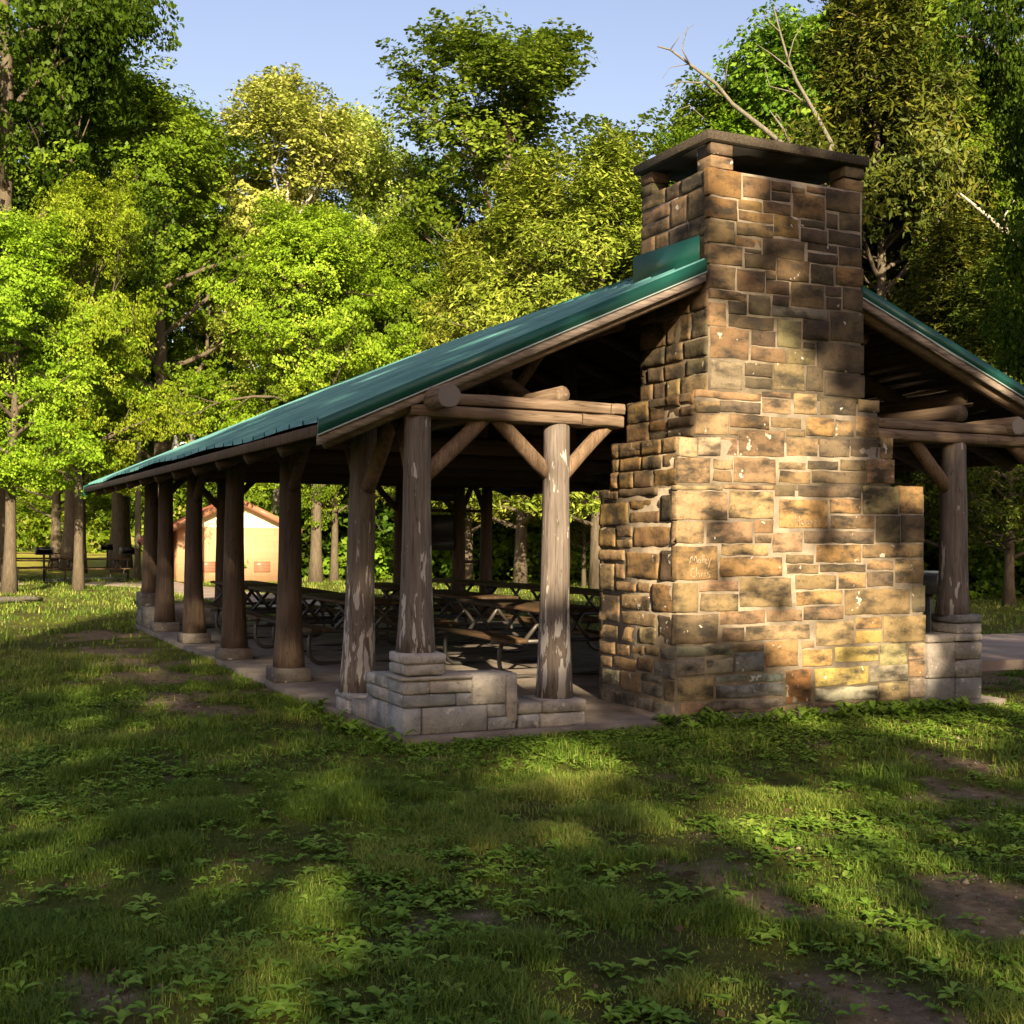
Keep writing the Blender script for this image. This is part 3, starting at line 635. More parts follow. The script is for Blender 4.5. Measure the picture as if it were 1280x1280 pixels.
strokes(MOLLEY, 862, 693, 26, 13); strokes(CHRIS, 863.5, 709.5, 25, 13); strokes(HUNTER, 993, 644, 33, 14, .0022)

# ------------------------------------------------------------------ picnic tables
def make_table(L=2.3):
    t = empty('picnic_table', (0, 0, 0), 0, 'x', 'picnic table', 'picnic tables under the shelter')
    mb = MB(); w = .185
    for q in range(4): x = -.375 + q * .188; mb.bevbox(x, x + w, -L / 2 + rng.uniform(0, .03), L / 2 - rng.uniform(0, .03), .735, .775, .006, a=rng.uniform(0, 1))
    mb.build('tabletop', M['plank'], t)
    for s in (-1, 1):
        mb = MB()
        for q in range(2): x = s * .66 - .125 + q * .128; mb.bevbox(x, x + .122, -L / 2, L / 2, .425, .465, .006, a=rng.uniform(0, 1))
        mb.build('bench_seat', M['plank'], t)
    for e in (-1, 1):
        y = e * (L / 2 - .38); mb = MB()
        mb.tube([(-.80, y, .405), (.80, y, .405)], .024, 8)
        for s in (-1, 1):
            mb.tube([(s * .10, y, .41), (s * .34, y, .73)], .024, 8)
            mb.tube([(s * .40, y, .41), (s * .12, y, .73)], .024, 8)
            A = [(s * .66, y, .42), (s * .70, y, .30), (s * .70, y, .18)] + [(s * (.55 + .15 * math.cos(rad(a))), y, .03 + .15 - .15 * math.sin(rad(a))) for a in (20, 45, 70, 90)] + [(s * .05, y, .03)]
            mb.tube(A, .026, 8)
        mb.tube([(-.36, y, .725), (.36, y, .725)], .022, 8)
        mb.build('pipe_frame', M['dark_steel'] if e > 0 else M['pipe_steel'], t, True)
    return t
tb = make_table()
TABS = [((1.50, 6.05), .01, 'picnic table at the near end of the left row, behind the leaning post'), ((1.46, 8.4), -.01, 'picnic table in the middle of the left row, seen between square-based posts'),
        ((1.42, 10.75), .015, 'picnic table at the far end of the left row, nearest the tan building'), ((3.02, 3.95), .0, 'picnic table closest to the chimney, end on behind the peeling post'),
        ((5.55, 6.6), .03, 'picnic table hidden mostly behind the stone chimney'), ((5.50, 9.0), .06, 'picnic table in the right row beside the chimney edge'), ((5.3, 11.35), .08, 'picnic table at the far end of the right row under the dark boards'),
        ((3.3, 6.7), .04, 'picnic table in the middle row with a sunlit bench end'), ((3.35, 9.6), -.02, 'picnic table in the middle row, farther one under the rafters')]
for q, ((x, y), rz, lab) in enumerate(TABS):
    o = tb if q == 0 else copy_tree(tb); o.location = (x, y, FL); o.rotation_euler = (0, 0, rz); o['label'] = lab
tb.location = (TABS[0][0][0], TABS[0][0][1], FL)

# dark boards hung at the far gable, with rails
b = empty('service_panel', (5.48, 12.73, 1.3), 0, 'dark electrical panels hung on rails between two far posts', 'panel')
mb = MB(); mb.bevbox(-.36, .30, -.08, .08, .98, 1.24, .01); mb.build('upper_box', M['dark_board'], b)
mb = MB(); mb.bevbox(-.34, .27, -.10, .06, .27, .72, .01); mb.build('middle_box', M['dark_board'], b)
mb = MB(); mb.bevbox(-.34, .27, -.12, .08, .05, .26, .01); mb.build('lower_box', M['dark_board'], b)
for x0, x1, z in ((-.8, 1.0, .80), (-.05, .45, .38), (.42, 1.0, -.17)): 
    mb = MB(); mb.bevbox(x0, x1, .07, .11, z - .03, z + .03, .004); mb.build('rail', M['log_dark'], b)
# box on post by the right plinth
p = onz(1163, 780, .06); p = deep(1161, 760, 17.5); p[2] = .0
b = empty('pedestal_grill', (p[0], p[1], 0), .3, 'dark metal box grill on a post behind the right stone plinth', 'grill')
mb = MB(); mb.bevbox(-.05, .05, -.05, .05, 0, .86, .006); mb.build('post', M['dark_steel'], b)
mb = MB(); mb.bevbox(-.12, .24, -.2, .2, .86, 1.14, .012); mb.build('firebox', M['dark_steel'], b)
mb = MB(); mb.bevbox(-.05, .26, -.22, .22, 1.145, 1.18, .008); mb.build('hood_plate', M['drip_edge'], b)

# ------------------------------------------------------------------ block building beyond
BO = deep(222, 728, 42); BO[2] = 0; BR = deep(365, 728, 42.8); BR[2] = 0
bx = norm(BR - BO); W = float(np.linalg.norm(BR - BO)); ang = math.atan2(bx[1], bx[0]) + .12
rest = empty('block_building', tuple(BO), ang, 'small tan block building with brown metal roof beyond the shelter', 'building')
WH, PK, D = 1.86, 2.78, 5.2
mb = MB(); mb.box(0, W, 0, D, -.1, WH); mb.build('wall', M['block_wall'], rest)
mb = MB(); mb.add([(0.0, -.004, WH + .002), (W, -.004, WH + .002), (W / 2, -.004, PK)], [(0, 1, 2)]); mb.build('gable', M['cream_paint'], rest)
mb = MB(); ov = .32; sl = (PK - WH) / (W / 2); ef = .35
def rp(x): return PK + .06 - sl * abs(x - W / 2)
mbf = MB()
for s in (0, 1):
    xa = W / 2; xb = -ov - .9 if s == 0 else W + ov
    V = [(x, y, rp(x) + o) for x in (xa, xb) for y in (-ef, D + ef) for o in (0, .05)]
    mb.add(V, [(0, 1, 3, 2), (4, 6, 7, 5), (0, 4, 5, 1), (2, 3, 7, 6), (0, 2, 6, 4), (1, 5, 7, 3)])
    for q in np.linspace(-ef + .02, D + ef - .05, 12):
        V = [(x, y, rp(x) + o) for x in (xa, xb) for y in (q, q + .035) for o in (.052, .085)]
        mb.add(V, [(0, 1, 3, 2), (4, 6, 7, 5), (0, 4, 5, 1), (2, 3, 7, 6), (0, 2, 6, 4), (1, 5, 7, 3)])
    V = [(x, y, rp(x) + o) for x in (xa, xb) for y in (-ef - .04, -ef - .003) for o in (-.13, .07)]
    mbf.add(V, [(0, 1, 3, 2), (4, 6, 7, 5), (0, 4, 5, 1), (2, 3, 7, 6), (0, 2, 6, 4), (1, 5, 7, 3)])
mb.build('roof', M['brown_metal'], rest); mbf.build('fascia', M['vent_paint'], rest)
for x in (W * .265, W * .74):
    mb = MB(); mb.bevbox(x - .28, x + .28, -.03, -.004, .33, .70, .006)
    for z in np.arange(.36, .68, .05): mb.box(x - .27, x + .27, -.045, -.031, z, z + .02)
    mb.build('vent', M['vent_paint'], rest)
mb = MB(); mb.box(-.035, -.003, .9, 1.8, 0, 1.75); d = mb.build('door', M['vent_paint'], rest)
mb = MB(); mb.box(-.06, -.036, 1.66, 1.70, .8, .95); mb.build('handle', M['dark_steel'], d)
mb = MB(); mb.bevbox(-.95, -.85, .4, .5, -.05, rp(-.9) - .01, .006); mb.build('porch_post', M['block_wall'], rest)

# ------------------------------------------------------------------ small things on the grounds
def far_grill(px, D, lab):
    p = deep(px, 700, D); g = empty('pedestal_grill', (p[0], p[1], float(ground_z(p[0], p[1]))), rng.uniform(-.4, .4), lab, 'grill')
    mb = MB(); mb.tube([(0, 0, 0), (0, 0, .9)], .035, 8); mb.build('post', M['dark_steel'], g)
    mb = MB(); mb.box(-.26, .26, -.2, .2, .88, .91); mb.box(-.26, -.23, -.2, .2, .91, 1.14); mb.box(.23, .26, -.2, .2, .91, 1.14); mb.box(-.23, .23, .17, .2, .91, 1.14); mb.build('firebox', M['dark_steel'], g)
    mb = MB(); mb.box(-.23, .23, -.22, .16, 1.05, 1.062); mb.build('grate', M['pipe_steel'], g)
far_grill(55, 41, 'dark pedestal grill beside the far tables, left of the sunlit trunk')
far_grill(160, 44, 'dark pedestal grill on a thin post near the grey utility pole')
far_grill(134, 56, 'smallest pedestal grill, in front of the far open field')
for px, D, rz, lab in ((40, 40, 1.9, 'picnic table in shade beside the left trunk'), (38, 52, 1.4, 'picnic table out in the sunlit far field'), (118, 42, 1.75, 'picnic table behind the sunlit peeling trunk')):
    p = deep(px, 700, D); o = copy_tree(tb); o.location = (p[0], p[1], float(ground_z(p[0], p[1]))); o.rotation_euler = (0, 0, rz); o['label'] = lab; o['group'] = 'picnic tables on the lawn'
p = deep(172, 700, 44); lp = empty('utility_pole', (p[0], p[1], 0), 0, 'thin grey wooden pole left of the block building', 'pole')
mb = MB(); mb.tube([(0, 0, 0), (0, 0, 3), (0, 0, 6.2)], [.11, .10, .09], 10, wob=.05); mb.build('shaft', M['bark_grey'], lp, True)
p = deep(240, 545, 39); lp = empty('lamp_pole', (p[0], p[1], 0), math.pi + .3, 'wooden pole with curved white lamp arm above the far eave', 'lamp pole')
h = p[2]; mb = MB(); mb.tube([(0, 0, 0), (0, 0, h * .5), (0, 0, h + .05)], [.13, .12, .10], 10, wob=.05); mb.build('shaft', M['bark_grey'], lp, True)
mb = MB(); mb.tube([(0, 0, h - .38), (.16, 0, h - .22), (.36, 0, h - .24), (.50, 0, h - .36)], .028, 8); mb.build('arm', M['white_paint'], lp, True)
mb = MB(); mb.tube([(.56, 0, h - .02), (.56, 0, h - .15), (.56, 0, h - .3), (.56, 0, h - .45)], [.03, .06, .10, .13], 10); mb.build('lamp_head', M['white_paint'], lp, True)
a = onz(-40, 758, 0); c = onz(52, 752, 0); mb = MB(); P = np.linspace(a, c, 9); P[:, 2] = ground_z(P[:, 0], P[:, 1]) + .06 + rng.uniform(0, .05, 9); mb.tube(P, np.linspace(.10, .05, 9), 8, wob=.2)
fb = mb.build('fallen_branch', M['bark_grey'], smooth=True); tag(fb, 'long pale dead branch lying on the lawn at left', 'fallen branch')
a = onz(862, 1100, .02)
mb = MB(); L = .5 * np.array([(-.10, 0, .02), (-.03, -.05, .03), (.05, -.04, .05), (.11, .0, .03), (.05, .05, .06), (-.03, .05, .05), (0, 0, .035)]); mb.add(L, [(0, 1, 6), (1, 2, 6), (2, 3, 6), (3, 4, 6), (4, 5, 6), (5, 0, 6)], a=.0)
tag(mb.build('fallen_leaf', M['dry_leaf'], loc=(a[0], a[1], float(ground_z(a[0], a[1])) + .01)), 'curled dark brown dead leaf on the grass before the chimney', 'leaf')

# ------------------------------------------------------------------ trees
def leaves(mb, C, size, upw=1.0, outw=None, asp=.62, rv=None, long=None):
    n = len(C); up = np.array([0, 0, 1.0])
    N = norm(up * upw + rng.normal(0, .55, (n, 3)) + (0 if outw is None else outw))
    A = rng.normal(0, 1, (n, 3)) if long is None else long + rng.normal(0, .35, (n, 3))
    A[:, 2] -= .35
    A = norm(A - (A * N).sum(1, keepdims=True) * N); B = np.cross(N, A)
    s = (size * rng.uniform(.45, 1.5, n))[:, None]
    V = np.stack([C - A * s * .5, C + B * s * asp * .5 - A * s * .08 - N * s * .06, C + A * s * .5, C - B * s * asp * .5 - A * s * .08 - N * s * .06], 1).reshape(-1, 3)
    mb.add(V, np.arange(4 * n).reshape(n, 4), a=np.clip(rng.normal(.5, .22, n) if rv is None else rv + rng.normal(0, .15, n), 0, 1))
def path(p, d, L, n, wob, lift):
    P = [np.array(p, float)]; d = norm(np.array(d, float))
    for q in range(n):
        d = norm(d + rng.normal(0, wob, 3) + np.array([0, 0, lift])); P.append(P[-1] + d * L / n)
    return np.array(P), d
def grow(H, R, cb, prof, nl, r0, up=.45, lift=.06, ns=7, twig=.55, wob=.16):
    wood = MB(); an = []
    t = np.linspace(0, 1, 12); TP = np.stack([np.cumsum(rng.normal(0, .006 * H, 12)) * t, np.cumsum(rng.normal(0, .006 * H, 12)) * t, t * H], -1)
    TR = r0 * (1 - t) ** .8 + .025 + r0 * .5 * np.exp(-t * 22); wood.tube(TP, TR, 10, wob=.12)
    at_ = lambda f: np.array([np.interp(f, t, TP[:, q]) for q in range(3)])
    az = rng.uniform(0, 6.28)
    for q in range(nl):
        f = cb + (.985 - cb) * ((q + rng.uniform(.2, .8)) / nl); az += 2.4 + rng.normal(0, .35)
        L = max(.5, R * prof((f - cb) / (1 - cb)) * rng.uniform(.7, 1.18)); d = np.array([math.cos(az), math.sin(az), up + .5 * f + rng.normal(0, .12)])
        P, _ = path(at_(f), d, L, 6, wob, lift); r = min(np.interp(f, t, TR) * .55, .03 + L * .018)
        wood.tube(P, np.linspace(r, .018, len(P)), 5, cap=False)
        for u in np.linspace(.28, 1, ns):
            b = np.array([np.interp(u * 6, np.arange(7), P[:, w]) for w in range(3)]); tg = P[min(6, int(u * 6) + 1)] - P[max(0, int(u * 6) - 1)]
            ang = rng.choice([-1, 1]) * rng.uniform(.5, 1.2); ca, sa = math.cos(ang), math.sin(ang)
            d2 = np.array([tg[0] * ca - tg[1] * sa, tg[0] * sa + tg[1] * ca, tg[2] + rng.normal(.1, .3) * np.linalg.norm(tg)])
            L2 = L * (.42 * (1.15 - u) + .12) + .35; P2, dd = path(b, d2, L2, 3, .2, lift * .6)
            wood.tube(P2, np.linspace(r * .4, .010, 4), 3, cap=False)
            for w in (1, 2, 3):
                for _ in range(2): an.append(np.concatenate([P2[w] + rng.normal(0, twig * .55, 3) * (1, 1, .7), norm(d2)]))
    for _ in range(nl): an.append(np.concatenate([at_(rng.uniform(.9, 1.0)) + rng.normal(0, twig * .7, 3), [0, 0, 1]]))
    return wood, np.array(an)
def foliage(an, per, rad_, size, flat=.45, drop=.0, upw=.45, asp=.62):
    mb = MB(); keep = rng.random(len(an)) > drop; an = an[keep]; k = len(an)
    per_ = rng.integers(int(per * .5), int(per * 1.5) + 1, k); idx = np.repeat(np.arange(k), per_)
    base = np.clip(rng.normal(.5, .2, k), 0, 1)
    off = rng.normal(0, 1, (len(idx), 3)); off = off / (np.linalg.norm(off, axis=1, keepdims=True) + .3) * rad_ * (rng.uniform(.35, 1.25, k)[idx])[:, None]
    tilt = rng.normal(0, .28, (k, 2)); off[:, 2] = off[:, 2] * flat + (off[:, :2] * tilt[idx]).sum(1) - .25 * (off[:, 0] ** 2 + off[:, 1] ** 2)
    cen = an[:, :3].mean(0); ow = norm(an[idx, :3] - cen) * .85
    leaves(mb, an[idx, :3] + off, size, upw, ow, asp, base[idx]); return mb
ovoid = lambda f: max(.12, math.sin(math.pi * min(1, .12 + .86 * f) ** .8))
dome = lambda f: max(.15, math.sqrt(max(0, 1 - f ** 2.2)) * (.65 + .5 * f))
cone = lambda f: max(.1, 1.0 - .9 * f)
high = lambda f: max(.15, math.sin(math.pi * min(1, .18 + .78 * f)))
KIND = {}
def kind(key, bark, leaf, wood, fol, H):
    KIND[key] = (wood.mesh(key + '_trunk', True), fol.mesh(key + '_crown'), H, bark, leaf)
    KIND[key][0].materials.append(M[bark]); KIND[key][1].materials.append(M[leaf])
for s in range(2):
    w, a = grow(14, 5.2, .20, ovoid, 26, .24, .30, .03, 7, .6); kind('maple%d' % s, 'bark_brown', 'leaf_maple', w, foliage(a, 105, .68, .122, .38), 14)
for s in range(2):
    w, a = grow(14, 5.4, .25, ovoid, 26, .23, .22, .02, 7, .6); kind('bright%d' % s, 'bark_brown', 'leaf_bright', w, foliage(a, 105, .70, .122, .36, .04), 14)
w, a = grow(20, 4.6, .30, high, 24, .30, .55, .07, 8, .6); kind('oak0', 'bark_brown', 'leaf_oak', w, foliage(a, 70, .66, .15, .6, .24), 20)
w, a = grow(20, 5.0, .22, high, 24, .30, .45, .05, 7, .7); kind('dark0', 'bark_brown', 'leaf_dark', w, foliage(a, 130, .85, .15, .5, .0), 20)
w, a = grow(18, 4.4, .25, high, 24, .26, .75, .09, 7, .55); kind('syc0', 'bark_pale', 'leaf_sycamore', w, foliage(a, 78, .70, .14, .6, .08), 18)
for key, lf in (('cedar0', 'leaf_cedar'), ('cedar1', 'leaf_cedar_dark')):
    w, a = grow(12, 3.0, .14, lambda f: max(.12, (1 - f) ** .7), 60, .12, .28, .04, 6, .30, .1); kind(key, 'bark_brown', lf, w, foliage(a, 36, .45, .16, .75, .05, .3, .30), 12)
w, a = grow(18, 4.0, .30, high, 22, .22, .6, .06, 7, .6); kind('wood0', 'bark_grey', 'leaf_oak', w, foliage(a, 70, .78, .20, .5, .03), 18)
w, a = grow(18, 3.2, .36, high, 20, .10, .6, .06, 6, .6); kind('slim0', 'bark_pale', 'leaf_maple', w, foliage(a, 60, .72, .19, .5), 18)
an = np.concatenate([rng.normal(0, 1, (150, 3)) * (.75, .75, .45) + (0, 0, .75), np.zeros((150, 3))], 1); an[:, 2] = np.abs(an[:, 2]) * .95 + .08
w = MB(); [w.tube(np.array([(0, 0, 0), q[:3] * .5, q[:3]]), [.02, .012, .006], 3, cap=False) for q in an[:30]]
kind('shrub0', 'bark_brown', 'leaf_maple', w, foliage(an, 26, .32, .13, .6), 1.6)
kind('shrub1', 'bark_brown', 'leaf_dark', w, foliage(an, 26, .32, .13, .6), 1.6)
def tree(key, px, D, top=None, width=1.0, label='', group=None, name='tree', rz=None, H=None):
    p = deep(px, 700, D); z = float(ground_z(p[0], p[1]))
    if H is None: H = (672 - top) / FPX * D + 1.6 - z
    tm, cm, h0, bk, lf = KIND[key]; s = H / h0
    e = empty(name, (p[0], p[1], z - .05), rng.uniform(0, 6.28) if rz is None else rz, label, 'shrub' if name == 'shrub' else 'tree', group)
    e.scale = (s * width, s * width, s)
    for nm, me in (('stem' if name == 'shrub' else 'trunk', tm), ('foliage' if name == 'shrub' else 'crown', cm)):
        o = bpy.data.objects.new(nm, me); COL.objects.link(o); o.parent = e
    return e
# left side
tree('bright0', 12, 33, 300, .95, 'broad maple with mottled trunk at the left picture edge', name='maple_tree')
tree('bright1', 98, 35, 255, .66, 'bright green tree whose peeling trunk base catches the sun', name='maple_tree')
tree('dark0', 0, 40, -330, .80, 'dark overhanging tree filling the upper left corner', name='shade_tree')
tree('maple1', 200, 46, 140, 1.0, 'mid green maple behind, left of the pale sycamore', name='maple_tree')
tree('bright0', 100, 50, 290, .85, 'low spreading yellow green tree with brown trunk left of the utility pole', name='maple_tree')
tree('syc0', 350, 50, 128, 1.1, 'tall pale sycamore with light limbs showing', name='sycamore_tree')
tree('syc0', 440, 52, 170, .9, 'shorter pale sycamore between the taller sycamore and the big central tree', name='sycamore_tree', rz=2.0)
tree('bright1', 395, 43, 285, .9, 'bright rounded tree in front of the sycamores above the roof', name='maple_tree', rz=1.0)
tree('bright0', 265, 56, 290, 1.0, 'yellow green tree above the far end of the roof', name='maple_tree')
tree('maple0', 500, 47, 300, .8, 'deep green tree just left of the cedars above the roof', name='maple_tree')
tree('oak0', 640, 50, 45, 1.42, 'tallest rounded tree against the sky behind the shelter', name='hardwood_tree')
tree('oak0', 545, 53, 215, .8, 'slimmer hardwood at the left flank of the tallest tree', name='hardwood_tree', rz=2.6)
tree('cedar0', 650, 38, 215, 1.25, 'olive gold cedar behind the roof left of the chimney', name='cedar_tree')
tree('cedar0', 745, 36, 200, 1.2, 'gold green cedar touching the chimney top edge', name='cedar_tree', rz=2.2)
tree('cedar0', 585, 41, 300, 1.1, 'smaller cedar standing beside the olive gold one', name='cedar_tree', rz=4.0)
tree('bright1', 150, 52, 290, 1.0, 'yellow green tree in the gap left of the roof end', name='maple_tree', rz=5.0)
tree('dark0', 90, 54, 20, .9, 'dark green tree behind the overhanging one at upper left', name='shade_tree', rz=2.9)
tree('maple0', 150, 58, 120, 1.0, 'tall green maple filling the upper left behind the bright trees', name='maple_tree', rz=3.3)
tree('maple0', 70, 62, H=10, width=1.4, label='low dark maple hanging over the far picnic tables', name='maple_tree', rz=.4)
tree('bright1', -45, 36, 300, 1.0, 'green maple partly outside the left edge', name='maple_tree', rz=2.4)
# right hillside
tree('wood0', 925, 52, 100, .9, 'rounded olive tree right behind the chimney cap', name='hardwood_tree')
tree('wood0', 1010, 50, 30, .9, 'leafy tree behind the bare dead limbs', name='hardwood_tree', rz=1.2)
tree('cedar1', 1098, 37, -60, .95, 'tall dark cedar with bare grey trunk right of the chimney', name='cedar_tree')
tree('wood0', 1180, 44, -90, .9, 'tall hillside tree right of the dark cedar', name='hardwood_tree', rz=3.1)
tree('maple0', 1250, 39, 130, .8, 'lighter green tree at the right picture edge', name='maple_tree')
tree('cedar1', 1180, 34, 290, 1.2, 'dark spreading cedar above the right roof slope', name='cedar_tree', rz=.7)
tree('cedar1', 1262, 31, 330, 1.2, 'dark cedar low at the right picture edge', name='cedar_tree', rz=3.7)
tree('cedar1', 1120, 40, 200, 1.1, 'shadowy cedar just behind the right chimney edge', name='cedar_tree', rz=5.1)
tree('dark0', 1345, 24, -260, .62, 'dark tree whose branch tips enter the upper right corner', name='shade_tree', rz=2.0)
tree('wood0', 860, 56, 190, .8, 'small tree between the cedar and the chimney', name='hardwood_tree', rz=4.4)
# seen through the shelter
for px, D, top, key, lab in ((384, 51, 420, 'maple1', 'thick trunked tree right of the block building'), (398, 47, 330, 'slim0', 'slim pale trunked tree seen through the shelter'), (418, 44, 380, 'maple0', 'brown trunked tree seen left of the leaning post'),
                             (648, 45, 400, 'slim0', 'thin grey trunked tree seen right of the far posts'), (730, 40, 420, 'cedar1', 'dark trunked cedar seen between peeling post and chimney'), (560, 50, 380, 'maple1', 'leafy tree behind the dark far panels'), (690, 52, 330, 'bright1', 'bright tree seen behind the peeling post'), (470, 52, 360, 'bright0', 'bright tree seen past the corner post')):
    tree(key, px, D, top, .7, lab, name='forest_tree')
G = 'shrubs in the undergrowth behind the shelter'
for q, px in enumerate(np.linspace(400, 800, 26)):
    D = 47 + rng.uniform(-2, 6); tree('shrub0' if rng.random() < .75 else 'shrub1', px + rng.uniform(-8, 8), D, H=rng.uniform(1.6, 3.8), width=1.1, label='leafy undergrowth shrub along the wood edge seen through the shelter', group=G, name='shrub')
G = 'shrubs at the foot of the right hillside'
for q, px in enumerate(np.linspace(1120, 1330, 14)):
    D = 38 + rng.uniform(-2, 7); tree('shrub1' if rng.random() < .7 else 'shrub0', px, D, H=rng.uniform(1.5, 3.2), width=1.15, label='dark shrub at the foot of the wooded slope on the right', group=G, name='shrub')
G = 'trees of the wooded slope'
for q in range(18):
    px = rng.uniform(900, 1420); D = rng.uniform(50, 74); tree(['wood0', 'maple1', 'cedar1', 'wood0'][q % 4], px, D, H=rng.uniform(14, 19), width=.9, label='tree standing among others on the wooded slope at right', group=G, name='hillside_tree')
# far wood
mb = MB(); ph = np.linspace(-34, 44, 260); cs = []
for a_ in ph:
    a_ += rng.normal(0, .4); R0 = 112 if a_ < -9 else (66 if a_ < 30 else 80); R0 += rng.uniform(0, 9)
    c0 = CAM + (FW * math.cos(rad(a_)) + RT * math.sin(rad(a_))) * R0; z0 = float(ground_z(c0[0], c0[1])); Ht = rng.uniform(9, 14) * (1.0 if a_ > -9 else 1.0)
    for _ in range(30):
        f = rng.random() ** .8; cs.append((c0[0] + rng.normal(0, 2.0), c0[1] + rng.normal(0, 2.0), z0 + f * Ht))
cs = np.array(cs); an = np.concatenate([cs, cs * 0], 1); fw = foliage(an, 26, 1.3, .50, .6)
tag(fw.build('far_wood', M['leaf_maple']), 'distant wood closing the view beyond the field and shelter', 'woodland', kind='stuff')

# bare dead tree behind the chimney
p = deep(1012, 700, 36); base = np.array([p[0], p[1], float(ground_z(p[0], p[1]))])
dt = empty('dead_tree', tuple(base), 0, 'leafless grey dead tree reaching above the chimney cap', 'dead tree')
L3 = lambda px, py, D=36.0: deep(px, py, D) - base
mb = MB(); mb.tube([(0, 0, 0), L3(1012, 480), L3(1008, 300), L3(995, 195)], [.28, .22, .17, .10], 8, wob=.1); mb.build('trunk', M['bark_grey'], dt, True)
LIMBS = [([(995, 195), (960, 165), (915, 130), (895, 105), (862, 80), (838, 62), (822, 58)], .085), ([(900, 118), (880, 104), (850, 102), (832, 108)], .035), ([(862, 80), (852, 60), (860, 34)], .03), ([(905, 118), (908, 90), (912, 66)], .022),
         ([(880, 148), (862, 132), (846, 138)], .02), ([(1008, 300), (1040, 180), (1018, 140), (995, 100), (985, 75), (975, 40), (967, 8)], .085), ([(990, 88), (965, 68), (945, 55)], .03), ([(985, 75), (992, 50), (1003, 30)], .025), ([(975, 40), (962, 28), (955, 12)], .02), ([(1018, 140), (990, 115), (962, 108), (955, 80)], .03),
         ([(995, 195), (978, 160), (962, 138)], .055), ([(838, 62), (850, 45), (868, 30)], .015), ([(850, 102), (838, 120), (832, 128)], .014), ([(862, 80), (838, 84), (828, 98)], .015)]
for P, r in LIMBS:
    Q = np.array([L3(a_, b_, 36 + rng.normal(0, .15)) for a_, b_ in P]); mb = MB(); mb.tube(Q, np.linspace(r, r * .18 + .004, len(Q)), 6, wob=.08); mb.build('limb', M['bark_grey'], dt, True)
# bare leaning limb at right
mb = MB(); p0 = deep(1300, 700, 33); q0 = np.array([p0[0], p0[1], float(ground_z(p0[0], p0[1]))]); st = empty('leaning_trunk', tuple(q0), 0, 'pale broken trunk leaning among the cedars at right edge', 'dead tree')
mb.tube([(0, 0, 0), deep(1302, 480, 33) - q0, deep(1284, 322, 33) - q0, deep(1240, 275, 33) - q0, deep(1200, 242, 33) - q0], [.2, .15, .09, .065, .03], 7, wob=.1); mb.build('trunk', M['bark_pale'], st, True)
mb = MB(); mb.tube([deep(1262, 298, 33) - q0, deep(1254, 272, 33) - q0, deep(1268, 250, 33) - q0], [.045, .03, .015], 6); mb.build('limb', M['bark_pale'], st, True)

# ------------------------------------------------------------------ tall trees behind the viewpoint (they shade the lawn)
SUN = np.array([-.30, -1.0, .42]); YS0 = -25.0
def suv(P): dy = P[:, 1] - YS0; return P[:, 0] + SUN[0] * dy, P[:, 2] + SUN[2] * dy
POLY = np.array([(.95, 1.45), (.95, 2.9), (2.3, 3.9), (2.75, 5.6), (3.45, 5.5), (3.4, 3.5), (4.5, 2.9), (4.6, 1.7), (5.4, 1.15), (5.5, .15), (4.0, .1), (3.3, .75), (2.4, .75)])  # outline of the gap shaped in unseen crowns so sun reaches the chimney
POLY = POLY + np.array([SUN[0] * (CF - YS0), SUN[2] * (CF - YS0)])
def inpoly(u, v, Pg):
    c = np.zeros(len(u), bool); j = len(Pg) - 1
    for i in range(len(Pg)):
        a, b = Pg[i], Pg[j]
        c ^= ((a[1] > v) != (b[1] > v)) & (u < (b[0] - a[0]) * (v - a[1]) / (b[1] - a[1] + 1e-12) + a[0]); j = i
    return c
def vtop(u): return np.interp(u, [-34, -24, -19.5, -17.5, -13.5, -11.5, -6, -4.5, -2, 0, 4, 12], [25, 25, 22, 15.5, 14.8, 18.0, 20, 18.5, 17.5, 19, 20, 20])
